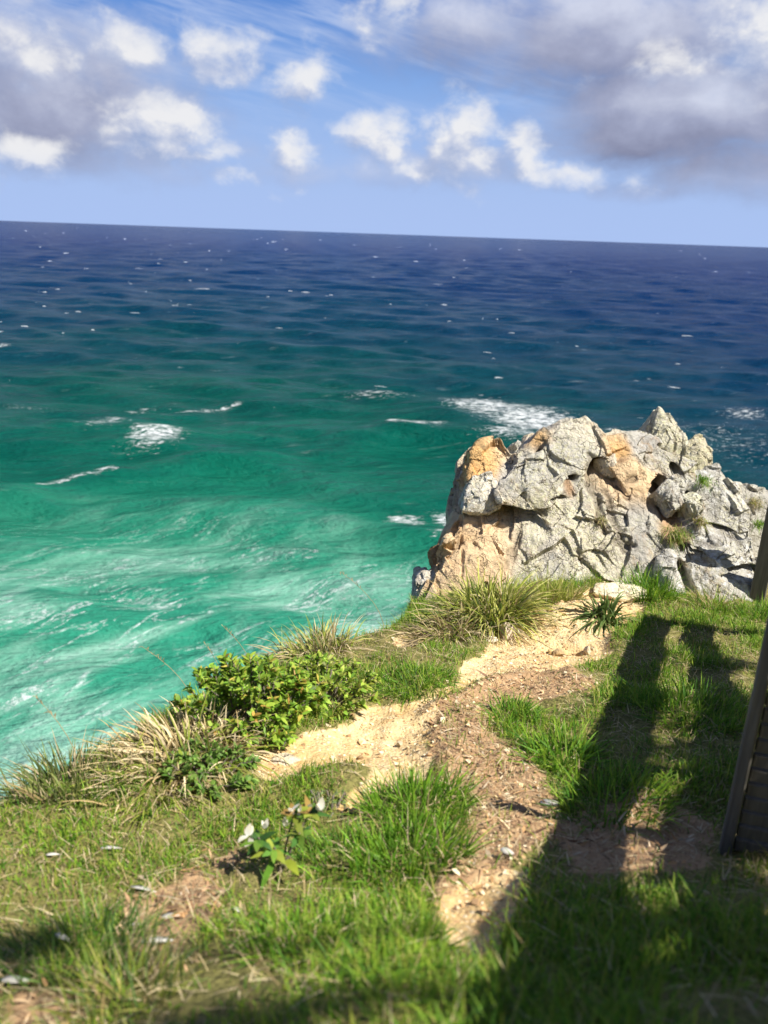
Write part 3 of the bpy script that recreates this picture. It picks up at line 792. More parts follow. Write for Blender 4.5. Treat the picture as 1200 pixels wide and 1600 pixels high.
def stone(name, label, px, py, size, cd, seed, squash=(1, .8, .6), sink=.3, group=None):
    g = np.random.default_rng(seed); bm = bmesh.new(); c_ = at(px, py); c_[2] = zl(c_)[0]
    pts = g.normal(0, 1, (22, 3)); pts = norm(pts) * g.uniform(.85, 1.1, (22, 1)) * np.array(squash) * size / 2
    hull_bm(bm, [tuple(q + c_ + np.array([0, 0, size * squash[2] * (.5 - sink)])) for q in pts])
    me = rock_mesh(name, bm, max(.004, size / 28), .25 * min(1, size / .25), seed, size * .5, False, cd)
    return tag(link(name, me), label, 'rock', group)


stone('stone', 'broad pale cream stone bedded in the soil behind the strappy plant', 968, 928, .48, ((.74, .66, .46), .1, .2), 1, (1, .5, .36), .3)
stone('stone', 'pale pinkish stone at the edge of the sandy path beside the big tussock', 792, 990, .19, ((.66, .54, .42), 0, .2), 2, (.7, .8, .95), .3)
stone('stone', 'small white stone touching the pinkish stone by the sandy path', 806, 984, .075, ((.78, .72, .60), 0, .3), 3, (1, .8, .9), .3)
stone('stone', 'thin whitish stone lying between the big tussock and the path', 764, 996, .15, ((.74, .68, .56), 0, .3), 4, (1, .4, .4), .3)
stone('stone', 'pale stone at the dark hollow under the strappy plant', 922, 1000, .09, ((.72, .6, .42), 0, .1), 5, (.8, .8, 1), .3)
stone('stone', 'tan clod lying in the hollow of the sandy bank', 873, 1013, .10, ((.64, .47, .24), 0, 0), 6, (1, .7, .7), .2)
stone('stone', 'yellow lump of sandstone on the sandy bank, left of the dark hollow', 868, 1000, .09, ((.68, .5, .24), 0, 0), 7, (1, .8, .7), .2)
stone('stone', 'pale rock showing through the sandy path near the leafy shrub', 445, 1180, .15, ((.68, .58, .42), 0, .3), 8, (1, .7, .35), .35)

# ------------------------------------------------------------------ vegetation palettes
GRN = np.array([[.11, .26, .018], [.16, .33, .025], [.24, .40, .03], [.07, .19, .018], [.27, .40, .04]])
YEL = np.array([[.33, .38, .06], [.40, .40, .10], [.28, .35, .05]])
STR = np.array([[.48, .38, .20], [.58, .48, .29], [.38, .28, .13], [.52, .42, .26]])


def pick(pal, n, g, j=.18):
    return pal[g.integers(0, len(pal), n)] * (1 + g.normal(0, j, (n, 1))).clip(.5, 1.6)


def dirs(n, g, lean, base=(0, 0, 1)):
    a = g.uniform(0, 2 * math.pi, n); l = np.abs(g.normal(0, lean, n))
    return norm(np.stack([np.cos(a) * l, np.sin(a) * l, np.ones(n)], 1) + np.asarray(base) - np.array([0, 0, 1]))


# ------------------------------------------------------------------ ground-cover grass (stuff)
g = np.random.default_rng(21)
NB = 560000
P = np.stack([g.uniform(-2.3, 3.3, NB), g.uniform(.3, 6.7, NB)], 1)
# keep what the place near the path could show
dd = np.column_stack([P, zbase(P[:, 0], P[:, 1])]) - C0
zc_ = dd @ f_; pxx = 600 + FPX * (dd @ r_) / np.maximum(zc_, .1); pyy = 800 - FPX * (dd @ u_) / np.maximum(zc_, .1)
P = P[(zc_ > .2) & (pxx > -350) & (pxx < 1550) & (pyy < 1900)]
Zg, s_, d_, sd = zland(P)
patchy = fbm(xyz(P[:, 0], P[:, 1]), 3.0, 4, 77)
dens = (1 - np.clip(s_ * 1.6, 0, 1)) * (1 - .93 * np.clip(d_ * 1.5, 0, 1)) * np.clip(.62 + .75 * patchy, .06, 1)
dens = np.where(sd > .25, 0, dens) * np.clip(1.15 - P[:, 1] * .04, .7, 1)
k_ = g.random(len(P)) < dens
P, Zg, sd, patchy = P[k_], Zg[k_], sd[k_], patchy[k_]
n = len(P); root = np.column_stack([P, Zg - .004])
lush = fbm(xyz(P[:, 0], P[:, 1]), 1.3, 3, 91)
L = g.gamma(5, .0120, n) * (1 + .5 * np.clip(patchy, -.6, 1) + .3 * lush); L = L.clip(.012, .15)
W = g.uniform(.0022, .0046, n) * (1 + .06 * P[:, 1])
dr = g.uniform(.1, .8, n)
mixr = g.random(n); dryp = np.clip(.07 - .2 * lush - .15 * patchy, .02, .45)
col = np.where((mixr < dryp)[:, None], pick(STR, n, g), np.where((mixr < dryp + .2)[:, None], pick(YEL, n, g), pick(GRN, n, g)))
acc = Acc()
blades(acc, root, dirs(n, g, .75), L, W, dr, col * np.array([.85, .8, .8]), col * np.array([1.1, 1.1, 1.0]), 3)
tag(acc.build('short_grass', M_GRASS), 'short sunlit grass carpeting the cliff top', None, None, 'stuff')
print('grass blades', n)

# flat dry thatch and runners
n = 17000
P = np.stack([g.uniform(-2.3, 3.2, n), g.uniform(.9, 6.5, n)], 1); Zg, s_, d_, sd = zland(P)
k_ = (sd < .2) & (g.random(n) < (1 - np.clip(s_ * 1.8, 0, .985)))
P, Zg = P[k_], Zg[k_]; n = len(P); a = g.uniform(0, 6.28, n)
acc = Acc(); dv = np.stack([np.cos(a), np.sin(a), g.uniform(-.02, .35, n)], 1)
blades(acc, np.column_stack([P, Zg + g.uniform(.003, .02, n)]), dv, g.uniform(.03, .11, n), g.uniform(.0018, .004, n), g.uniform(0, .3, n), pick(STR, n, g, .25), None, 2)
tag(acc.build('dry_thatch', M_STRAW), 'dry straw thatch lying in the grass', None, None, 'stuff')

# leaf litter on the brown soil
acc = Acc()
for q in (dirt_polys[0], dirt_polys[1], dirt_polys[2], dirt_polys[4], dirt_polys[3]):
    lo, hi = q.min(0) - .1, q.max(0) + .1; n = int(1500 * np.prod(hi - lo))
    P = g.uniform(lo, hi, (n, 2)); P = P[sdist(P, q) < g.normal(0, .05, n)]; n = len(P)
    if not n: continue
    Zg = zland(P)[0]; a = g.uniform(0, 6.28, n)
    LIT = np.array([[.40, .25, .14], [.48, .34, .2], [.30, .18, .10], [.55, .44, .3], [.44, .26, .12], [.22, .13, .08]])
    blades(acc, np.column_stack([P, Zg + g.uniform(.002, .018, n)]), np.stack([np.cos(a), np.sin(a), g.normal(.1, .25, n)], 1), g.gamma(4, .008, n), g.gamma(4, .0014, n), g.uniform(-.2, .5, n), pick(LIT, n, g, .2), None, 4, 'leaf', g.normal(0, .5, n))
tag(acc.build('leaf_litter', M_LITTER), 'brown leaf litter on the bare soil', None, None, 'stuff')

# grit and crumbs on the sandy path
M_GRIT, t, p, out = new_mat('grit'); t.put(p.inputs['Base Color'], t.attr('tint', 'Color')); p.inputs['Roughness'].default_value = .95
acc = Acc(); oct_ = np.array([[1, 0, 0], [0, 1, 0], [-1, 0, 0], [0, -1, 0], [.6, .6, .75], [-.6, .6, .8], [-.6, -.6, .7], [.6, -.6, .8]], float)
oq = np.array([[4, 5, 6, 7], [0, 1, 5, 4], [1, 2, 6, 5], [2, 3, 7, 6], [3, 0, 4, 7]])
for q in sand_polys + dirt_polys[:1]:
    lo, hi = q.min(0), q.max(0); n = int(1500 * np.prod(hi - lo)); P = g.uniform(lo, hi, (n, 2)); P = P[sdist(P, q) < .02]; n = len(P)
    Zg = zland(P)[0]; sz = g.gamma(1.6, .0022, n).clip(.0015, .02)
    V = oct_[None] * (1 + g.normal(0, .22, (n, 8, 3))) * sz[:, None, None]; a = g.uniform(0, 6.28, n); c_, s = np.cos(a), np.sin(a)
    V = np.stack([V[..., 0] * c_[:, None] - V[..., 1] * s[:, None], V[..., 0] * s[:, None] + V[..., 1] * c_[:, None], V[..., 2]], -1) + np.column_stack([P, Zg - .001])[:, None]
    SC = np.array([[.66, .5, .28], [.72, .6, .4], [.55, .36, .17], [.42, .26, .13]])
    acc.add(V.reshape(-1, 3), ((np.arange(n) * 8)[:, None, None] + oq[None]).reshape(-1, 4), np.repeat(pick(SC, n, g), 8, 0))
tag(acc.build('path_grit', M_GRIT, smooth=False), 'crumbs of sandstone on the eroded path', None, None, 'stuff')


# ------------------------------------------------------------------ tussocks and clumps
def tussock(name, label, cat, px, py, rad, n, Lr, Wr, pal, deadfrac=.2, lean=.8, droop=(.3, .9), seed=0, base=(0, 0, 1), group=None, dead=STR, segs=5, dz=0.0, deadL=1.0, h=0.0):
    g = np.random.default_rng(seed); c_ = at(px, py, h); c_[2] = zl(c_)[0] + dz
    o = thing(name, tuple(c_), label, cat, group)
    for part, m, pl, lm, ln in (('green_blades', int(n * (1 - deadfrac)), pal, 1.0, lean), ('dead_blades', int(n * deadfrac) if n * deadfrac > 60 else 0, dead, deadL, lean * 1.5)):
        if m < 45: continue
        a = g.uniform(0, 6.28, m); rr_ = rad * np.sqrt(g.random(m)); acc = Acc()
        P = np.stack([c_[0] + rr_ * np.cos(a), c_[1] + rr_ * np.sin(a)], 1)
        root = np.column_stack([P, zl(P) - .01 + dz])
        l = np.abs(g.normal(0, ln, m)); out_ = np.stack([np.cos(a), np.sin(a), np.zeros(m)], 1) * l[:, None]
        dv = out_ + np.array([0, 0, 1.0]) + (np.array(base) - np.array([0, 0, 1])) + g.normal(0, .22, (m, 3))
        co = pick(pl, m, g, .2)
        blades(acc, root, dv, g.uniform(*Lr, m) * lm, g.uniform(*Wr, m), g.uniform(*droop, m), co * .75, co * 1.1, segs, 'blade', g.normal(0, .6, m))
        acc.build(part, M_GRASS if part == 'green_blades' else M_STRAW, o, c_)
    return o


LOM = np.array([[.30, .37, .05], [.44, .48, .09], [.56, .55, .18], [.12, .18, .04], [.50, .50, .12]])
DKG = np.array([[.06, .12, .03], [.10, .17, .035], [.13, .20, .05]])
tussock('spiky_tussock', 'big spiky yellow green tussock growing at the foot of the rock outcrop', 'tussock', 765, 972, .20, 900, (.36, .68), (.009, .018), LOM, .22, .75, (.25, .8), 1, (-.05, -.1, 1))
tussock('straw_tussock', 'mat of bleached straw spilling left from the big spiky tussock', 'tussock', 695, 992, .18, 420, (.2, .5), (.005, .011), YEL, .8, 1.0, (.3, .8), 2, (-.3, -.1, .8))
tussock('strappy_plant', 'strappy dark green plant with drooping dead leaves on the eroded bank', 'plant', 944, 968, .09, 150, (.26, .48), (.013, .026), np.array([[.09, .15, .03], [.16, .22, .06], [.12, .19, .05]]), .3, 1.1, (.35, 1.0), 3, (-.1, -.2, .8), None, np.array([[.34, .22, .13], [.5, .38, .24], [.2, .12, .08]]))
tussock('straw_tussock', 'pale straw tussock hanging over the cliff edge in front of the leafy shrub', 'tussock', 285, 1165, .26, 900, (.16, .38), (.006, .013), YEL, .78, .95, (.25, .75), 4, (-.25, -.1, .9), None, STR * 1.25, h=.05)
tussock('straw_tussock', 'bleached straw clump sprawling below the leafy shrub at left', 'tussock', 235, 1232, .18, 420, (.12, .30), (.005, .011), YEL, .6, 1.1, (.3, .8), 41, (-.1, -.3, .7))
tussock('straw_tussock', 'straw and green tussock overhanging the water left of the grassy shelf', 'tussock', 490, 1010, .24, 620, (.18, .40), (.006, .012), LOM, .5, .9, (.3, .9), 5, (-.3, .1, .9))
tussock('grass_tussock', 'shaggy green tussock with dark tips at the far left cliff edge', 'tussock', 108, 1218, .22, 620, (.14, .32), (.004, .009), np.array([[.14, .19, .04], [.22, .25, .07], [.09, .12, .03]]), .3, .7, (.2, .7), 6, (-.1, .05, 1))
tussock('grass_tussock', 'yellow green grass tuft rising against the outcrop, right of the big tussock', 'tussock', 860, 940, .2, 520, (.16, .36), (.004, .008), YEL, .15, .5, (.1, .5), 7)
tussock('grass_tussock', 'lush green grass tuft at the foot of the outcrop behind the cream stone', 'tussock', 1015, 930, .20, 560, (.14, .34), (.004, .009), GRN, .06, .55, (.1, .6), 8)
tussock('grass_tussock', 'yellowing grass tuft between the fence post and the white lichen rock', 'tussock', 1118, 950, .16, 280, (.12, .28), (.004, .008), np.vstack([YEL, GRN[:2]]), .4, .7, (.1, .6), 9)
tussock('grass_tussock', 'green grass tuft around the base of the far fence post', 'tussock', 1185, 962, .14, 300, (.1, .26), (.004, .008), GRN, .12, .6, (.1, .6), 10)
tussock('grass_tussock', 'thick green grass clump on the brown soil, nearest the dark rail shadow', 'tussock', 880, 1180, .16, 420, (.09, .24), (.005, .010), GRN, .06, .8, (.1, .7), 11)
tussock('grass_tussock', 'bright green grass patch on the brown soil right of the sandy path', 'tussock', 800, 1120, .13, 330, (.07, .17), (.004, .008), GRN, .06, .8, (.1, .7), 12)
tussock('grass_tussock', 'tall bright green grass clump below the end of the sandy path', 'tussock', 650, 1265, .20, 760, (.08, .22), (.004, .008), GRN[:3], .10, .6, (.1, .6), 13)
tussock('grass_tussock', 'green grass clump in front of the brown leaf litter', 'tussock', 640, 1345, .19, 680, (.08, .21), (.004, .008), GRN[:3], .10, .6, (.1, .6), 14)
tussock('grass_tussock', 'grass clump spreading right of the white flowered seedling', 'tussock', 540, 1345, .16, 420, (.06, .16), (.003, .007), GRN, .12, .7, (.1, .6), 15)
tussock('grass_tussock', 'green grass mat on the lower edge of the grassy shelf above the path', 'tussock', 650, 1068, .22, 560, (.07, .17), (.004, .008), GRN, .06, .8, (.2, .8), 16)
tussock('grass_tussock', 'shaded grass clump between the rail shadow and the near post', 'tussock', 1080, 1120, .25, 560, (.09, .24), (.004, .008), GRN, .06, .7, (.1, .7), 17)
tussock('grass_tussock', 'straggly grass clump in the dark rail shadow', 'tussock', 960, 1260, .20, 420, (.09, .24), (.004, .008), GRN, .06, .8, (.1, .7), 18)
tussock('grass_tussock', 'dark shaded grass clump at the lower left by the pale dead leaves', 'tussock', 130, 1500, .18, 420, (.08, .2), (.003, .006), DKG * 1.3, .15, .6, (.1, .6), 19)
tussock('grass_tussock', 'wispy olive grass clump at the lower left in half shade', 'tussock', 200, 1560, .13, 320, (.08, .2), (.003, .006), np.vstack([DKG * 1.4, YEL]), .2, .6, (.1, .6), 20)
tussock('grass_tussock', 'blurred green grass clump closest to the camera', 'tussock', 470, 1480, .14, 420, (.05, .12), (.003, .006), GRN, .1, .6, (.1, .6), 22)
tussock('grass_tussock', 'blurred grass clump beside the bare yellow soil at the bottom', 'tussock', 640, 1480, .11, 330, (.05, .11), (.003, .006), GRN, .1, .6, (.1, .6), 23)


def rock_tuft(label, px, py, off, n, Lr, pal, seed, rad=.07):
    n = int(n * 1.8); rad *= .42
    g = np.random.default_rng(seed); c_ = atY(px, py, yf(py, off)); o = thing('grass_tuft', tuple(c_), label, 'tussock')
    root = c_ + g.normal(0, 1, (n, 3)) * np.array([rad, .03, rad * .6]); acc = Acc(); co = pick(pal, n, g)
    dv = g.normal(0, .5, (n, 3)) + np.array([0, -.7, .9]); blades(acc, root, dv, g.uniform(*Lr, n), g.uniform(.003, .006, n), g.uniform(.2, 1, n), co * .8, co, 4)
    acc.build('blades', M_GRASS, o, c_)


rock_tuft('thin grass tuft growing in the hollow below the jammed blocks', 1055, 835, -.05, 190, (.08, .2), np.vstack([YEL, GRN, STR]), 1, .12)
rock_tuft('small green tuft on the ledge below the rounded boulder', 1098, 750, .02, 130, (.05, .12), GRN, 2, .07)
rock_tuft('dry tuft at the right of the hollow in the outcrop', 1092, 815, .0, 110, (.06, .16), np.vstack([YEL, STR]), 3, .06)
rock_tuft('sparse dry tuft in the cleft near the middle of the outcrop', 938, 812, -.03, 60, (.04, .1), np.vstack([YEL, STR]), 4, .05)
rock_tuft('low grass tuft on the flat rock by the right edge', 1180, 785, .68, 130, (.04, .1), np.vstack([STR, YEL]), 5, .10)
rock_tuft('green tuft under the flat rock beside the fence post', 1185, 820, .55, 110, (.06, .14), GRN, 6, .06)


def leaves(acc, base_pts, dv, L, W, col, curl, tw, tip=None, segs=4):
    blades(acc, base_pts, dv, L, W, curl, col, col if tip is None else tip, segs, 'leaf', tw)


def shrub(name, label, px, py, size, nst, nleaf, leafL, pal, tipcol, tipfrac, seed, lean=(0, 0, 0), leafW=.45, h=0.0):
    g = np.random.default_rng(seed); c_ = at(px, py, h); c_[2] = zl(c_)[0]; o = thing(name, tuple(c_), label, 'shrub' if size[2] > .2 else 'plant')
    st = Acc(); lf = Acc(); rx, ry, rz = size
    for i in range(nst):
        a = g.uniform(0, 6.28); rr_ = math.sqrt(g.random())
        ex = c_ + np.array([rx * rr_ * math.cos(a), ry * rr_ * math.sin(a), rz * (1 - .55 * rr_ ** 2) * g.uniform(.7, 1.08)]) + np.array(lean)
        b0 = c_ + np.array([rx * .35 * rr_ * math.cos(a), ry * .35 * rr_ * math.sin(a), -.02])
        mid = (b0 * .45 + ex * .55) + g.normal(0, .02, 3)
        pts = np.array([b0, (b0 + mid) / 2 + g.normal(0, .008, 3), mid, (mid + ex) / 2, ex]); tube(st, pts, np.array([.006, .005, .004, .003, .002]), (.22, .15, .09), 5)
        m = nleaf; tt = 1 - np.abs(g.normal(0, .28, m)); tt = tt.clip(.15, 1)
        seg = tt * 4; k_ = np.minimum(seg.astype(int), 3); fr = (seg - k_)[:, None]
        bp = pts[k_] * (1 - fr) + pts[k_ + 1] * fr
        axis_ = norm(ex - mid); aa = g.uniform(0, 6.28, m)
        s1 = norm(np.cross(axis_, [0.2, .1, 1])); s2 = np.cross(axis_, s1)
        dv = s1 * np.cos(aa)[:, None] + s2 * np.sin(aa)[:, None] + axis_ * g.uniform(.2, 1.0, m)[:, None] + np.array([0, 0, .35])
        co = pick(pal, m, g, .22); tipm = (g.random(m) < tipfrac) & (tt > .75); co[tipm] = pick(tipcol, int(tipm.sum()), g)
        leaves(lf, bp, dv, g.uniform(*leafL, m), g.uniform(*leafL, m) * leafW, co, g.uniform(0, .5, m), g.normal(math.pi / 2 * 0, .5, m))
    st.build('stem', M_BARK, o, c_); lf.build('foliage', M_LEAF, o, c_)
    return o, c_


SHG = np.array([[.14, .27, .03], [.20, .35, .035], [.28, .42, .05], [.34, .46, .06]])
TIP = np.array([[.50, .42, .08], [.52, .32, .08], [.44, .44, .07]])
shrub('leafy_shrub', 'rounded leafy green shrub with orange tips at the cliff edge', 400, 1132, (.36, .33, .30), 95, 30, (.028, .055), SHG, TIP, .16, 1, (-.03, .02, 0))
shrub('leafy_shrub', 'low spreading shrub between the round shrub and the grassy shelf', 500, 1095, (.34, .28, .2), 60, 26, (.025, .05), np.vstack([SHG, YEL]), YEL, .1, 2)
shrub('leafy_weed', 'patch of small bright green leaves below the bleached straw', 325, 1215, (.22, .2, .10), 46, 22, (.02, .042), np.array([[.12, .24, .04], [.17, .29, .05], [.21, .32, .07]]), YEL, .05, 3)
shrub('leafy_weed', 'little dark green weed beside the sandy path under the round shrub', 415, 1165, (.16, .1, .10), 22, 20, (.02, .04), SHG, TIP, .1, 4)
shrub('leafy_weed', 'pale feathery weed right above the white flowered seedling', 520, 1262, (.14, .10, .05), 26, 26, (.008, .02), np.array([[.16, .24, .07], [.2, .28, .09]]), YEL, .05, 5, (0, 0, 0), .3)

# seedling with pale young leaves and white buds
c_ = at(440, 1365); c_[2] = zl(c_)[0]
sd_o = thing('seedling', tuple(c_), 'small broad leaved seedling with white buds standing in the grass', 'plant')
g = np.random.default_rng(5); st = Acc(); lf = Acc(); bd = []
heads = [np.array([-.075, .0, .14]), np.array([.035, .05, .20]), np.array([.09, .06, .20]), np.array([-.02, -.02, .12]), np.array([.06, .02, .15])]
for i, hd in enumerate(heads):
    e = c_ + hd; tube(st, np.array([c_ + [0, 0, -.01], c_ + hd * .4 + [0, 0, .02], e]), np.array([.0045, .0035, .0025]), (.30, .17, .09), 6)
    m = (11, 10, 8, 9, 9)[i]; a = np.arange(m) * 2.4 + i; up = g.uniform(.0, 1.1, m)
    co = pick(np.array([[.10, .22, .03], [.17, .30, .04], [.30, .36, .05], [.06, .15, .03]]), m, g)
    if i in (1, 2): co[::3] = pick(np.array([[.34, .22, .06]]), len(co[::3]), g)
    leaves(lf, np.tile(e, (m, 1)) - np.array([0, 0, .01]), np.stack([np.cos(a), np.sin(a), up - .15], 1), g.uniform(.045, .08, m), g.uniform(.018, .028, m), co, g.uniform(.1, .5, m), g.normal(0, .3, m), None, 6)
leaves(lf, c_ + np.array([[-.02, -.02, .07], [.02, -.03, .08]]), np.array([[-.25, -.9, .1], [.5, -.7, .3]]), np.array([.11, .085]), np.array([.026, .03]), np.array([[.13, .28, .03], [.32, .38, .04]]), np.array([.4, .3]), np.array([.1, .2]), None, 6)
st.build('stem', M_BARK, sd_o, c_); lf.build('foliage', M_LEAF, sd_o, c_)
M_BUD, t, p, out = new_mat('white_bud'); t.put(p.inputs['Base Color'], t.mix(t.noise(t.new('ShaderNodeTexCoord').outputs['Object'], 60, 3), (.86, .84, .78), (.62, .56, .42))); p.inputs['Roughness'].default_value = .6
M_LEAFW = foliage_mat('downy_young_leaf', .7, .15, .3, .12)
for dx, dy, dz, sz in ((-.11, .0, .165, .05), (-.1, -.01, .135, .04), (.03, .05, .235, .035), (.055, .05, .225, .03), (.12, .06, .225, .05), (-.055, .02, .18, .035), (.012, .02, .19, .04), (.085, .05, .245, .03)):
    acc = Acc(); m = 3; b0 = c_ + np.array([dx, dy, dz - .02]); dv = g.normal(0, .45, (m, 3)) + np.array([0, -.15, 1.0])
    leaves(acc, np.tile(b0, (m, 1)), dv, np.full(m, sz * .85), np.full(m, sz * .5), np.tile([[.86, .85, .78]], (m, 1)) * g.uniform(.8, 1.05, (m, 1)), g.uniform(-.2, .5, m), g.normal(0, .5, m), np.tile([[.78, .72, .55]], (m, 1)), 5)
    acc.build('young_leaf', M_LEAFW, sd_o, c_)

# pale dead leaves lying in the grass
M_PALE, t, p, out = new_mat('bleached_leaf'); t.put(p.inputs['Base Color'], t.attr('tint', 'Color')); p.inputs['Roughness'].default_value = .75
dl = [(248, 1482, .085, .04, 'largest bleached white leaf lying on brown soil at lower left', .78), (226, 1404, .08, .035, 'bleached grey leaf with yellow base above the largest white leaf', .62), (268, 1452, .05, .03, 'curled white leaf close above the largest bleached leaf', .7),
      (276, 1446, .06, .025, 'second curled pale leaf beside the curled white leaf', .6), (100, 1480, .05, .025, 'small white leaf in the shade of the lower left grass', .7), (72, 1515, .045, .02, 'tiny pale leaf in the shaded grass near the left edge', .6),
      (28, 1545, .07, .03, 'tan and white leaf on the bare soil at the bottom left corner', .6), (210, 1455, .055, .015, 'narrow grey stick-like leaf left of the curled white leaf', .5), (375, 1428, .05, .02, 'pale leaf at the edge of the blurred foreground grass', .65), (175, 1335, .07, .016, 'straw coloured sliver leaf in the grass at left', .6),
      (85, 1349, .045, .015, 'white sliver leaf in the grass near the left edge', .7), (300, 1320, .035, .018, 'tiny white flake in the grass left of the seedling', .72), (355, 1262, .03, .016, 'tiny white flake in the grass below the leafy weeds', .72),
      (792, 1345, .05, .03, 'pale leaf on the brown litter near the dark shadow', .62), (735, 1285, .06, .03, 'whitish leaf on the litter beside the bright grass clump', .62), (862, 1255, .09, .05, 'broad pale leaf on the litter at the shadow edge', .58), (825, 1265, .10, .03, 'long pale strip leaf on the brown litter', .58)]
dl = [q for q in dl if q[0] not in (72, 276, 300, 355, 735, 825)]
for i, (px, py, ln, wd, lab, b_) in enumerate(dl):
    c_ = at(px, py); b_ *= .8; wd *= .7; c_[2] = zl(c_)[0] + .022; gg_ = np.random.default_rng(300 + i); acc = Acc(); a = gg_.uniform(-.6, .6)
    dv = np.array([[math.cos(a), math.sin(a), .12]]); co = np.array([[b_, b_ * .95, b_ * .86]])
    blades(acc, (c_ - dv[0] * ln / 2)[None], dv, np.array([ln]), np.array([wd]), np.array([.25]), co, co * .95, 8, 'leaf', np.array([gg_.normal(0, .3)]))
    o = acc.build('dead_leaf', M_PALE, None, c_); o.location = c_
    sol = o.modifiers.new('thickness', 'SOLIDIFY'); sol.thickness = .002
    tag(o, lab, 'leaf')

# seed stalks over the edge
g = np.random.default_rng(8)
for i, (px, py, lab) in enumerate([(300, 1085, 'bent dry seed stalk leaning over the water above the straw'), (352, 1045, 'dark seed stalk standing at the top of the round shrub'), (395, 1040, 'thin brown stalk poking up behind the round shrub'), (125, 1200, 'fine grass stalk above the far left tussock'), (600, 985, 'thin seed stalk on the edge of the grassy shelf')]):
    c_ = at(px, py); c_[2] = zl(c_)[0]; acc = Acc(); hgt = g.uniform(.3, .48); s = np.linspace(0, 1, 7)[:, None]; ln = np.array([g.normal(-.12, .1), 0, 0])
    pts = c_ + np.array([0, 0, hgt]) * s + ln * s ** 2; tube(acc, pts, np.linspace(.0022, .0012, 7), (.42, .33, .18), 4)
    m = 14; tt = np.linspace(.72, 1, m)[:, None]; bp = c_ + np.array([0, 0, hgt]) * tt + ln * tt ** 2
    blades(acc, bp, g.normal(0, .5, (m, 3)) + np.array([0, 0, .9]), np.full(m, .025), np.full(m, .005), np.full(m, .2), np.tile([[.36, .24, .12]], (m, 1)), None, 2, 'leaf')
    o = acc.build('seed_stalk', M_STRAW, None, c_); o.location = c_; tag(o, lab, 'grass stalk')

# ------------------------------------------------------------------ timber fence on the right
M_WOOD, t, p, out = new_mat('weathered_timber'); tcn = t.new('ShaderNodeTexCoord')
gv = t.vmap(tcn.outputs['Object'], scale=(14, 14, 1.1)); n_ = t.noise(gv, 3, 6, .65, .3); n2_ = t.noise(tcn.outputs['Object'], 6, 4)
t.put(p.inputs['Base Color'], t.mix(t.math('MULTIPLY', n2_, .5), t.ramp(n_, [(.25, (.07, .06, .05)), (.55, (.18, .155, .13)), (.8, (.29, .26, .22))]), (.13, .13, .11)))
p.inputs['Roughness'].default_value = .85; t.put(p.inputs['Normal'], t.bump(n_, .6, .01))


def beam(acc, a, b, wd, ht, col=(.2, .2, .2), bev=.006):
    """rectangular bar from a to b with chamfered long edges; wd across (horizontal), ht the other way"""
    a = np.asarray(a, float); b = np.asarray(b, float); t_ = norm(b - a)
    up = np.array([0, 0, 1.0]) if abs(t_[2]) < .8 else np.array([FD[0], FD[1], 0]); s_ = norm(np.cross(t_, up)); u2 = np.cross(s_, t_)
    prof = []
    for sx_, sy_ in ((1, 1), (-1, 1), (-1, -1), (1, -1)):
        pa = np.array([sx_ * wd / 2, sy_ * (ht / 2 - bev)]); pb = np.array([sx_ * (wd / 2 - bev), sy_ * ht / 2])
        prof += [pa, pb] if sx_ * sy_ > 0 else [pb, pa]
    ring = [np.array([q[0] * s_ + q[1] * u2 for q in prof]) + e for e in (a, b)]
    V = np.concatenate(ring); q = [[j, (j + 1) % 8, 8 + (j + 1) % 8, 8 + j] for j in range(8)]
    for o_ in (0, 8): q += [[o_, o_ + 1, o_ + 2, o_ + 3], [o_, o_ + 3, o_ + 4, o_ + 7], [o_ + 4, o_ + 5, o_ + 6, o_ + 7]]
    acc.add(V, np.array(q), np.tile(col, (len(V), 1)))


PF = at(1182, 938)                      # far post, base
PN = at(1124, 1322)                     # near slatted end, lower left corner
FD = norm((PF - PN)[:2]); FS = np.array([FD[1], -FD[0]])
fence = thing('timber_fence', tuple(PN), 'weathered dark timber fence with a slatted end along the right edge of the cliff path', 'fence')
# where the top rail's shade falls on the ground; the rail itself stands toward the sun, right of the path
trail = [(1018, 972), (975, 1090), (938, 1200), (893, 1310), (850, 1420), (822, 1500), (790, 1600), (758, 1720)]
fx = [2.85, 2.45, 2.05, 1.72, 1.42, 1.2, .98, .8]
rail1, rail2, gz = [], [], []
for (px, py), x in zip(trail, fx):
    q = at(px, py); q[2] = zl(q)[0]; k_ = (x - q[0]) / SDIR[0]; r1 = q + SDIR * k_; rail1.append(r1)
    base_z = zl(r1)[0]; gz.append(base_z); h_ = r1[2] - base_z; rail2.append(r1 + np.array([0, 0, -.365 * h_]))
for k_, (pt, wd, ht) in enumerate(((PF[:2], .12, 1.0), (rail1[0][:2], .10, 0), (rail1[2][:2], .10, 0), (rail1[6][:2] + FS * .1, .10, 0))):
    acc = Acc(); z = zl(pt)[0]; tz = z + 1.0 if k_ == 0 else rail1[(0, 0, 2, 6)[k_]][2] - .02
    beam(acc, (pt[0], pt[1], z - .4), (pt[0], pt[1], tz), wd, wd); acc.build('post', M_WOOD, fence, PN, False)
for a, b in zip(rail1[:-1], rail1[1:]):
    acc = Acc(); beam(acc, a, b, .13, .05); acc.build('rail', M_WOOD, fence, PN, False)
    acc = Acc(); dn = np.array([0, 0, -.11]); beam(acc, a + dn, b + dn, .04, .12); acc.build('rail', M_WOOD, fence, PN, False)
for a, b in zip(rail2[:-1], rail2[1:]):
    acc = Acc(); beam(acc, a, b, .045, .20); acc.build('rail', M_WOOD, fence, PN, False)
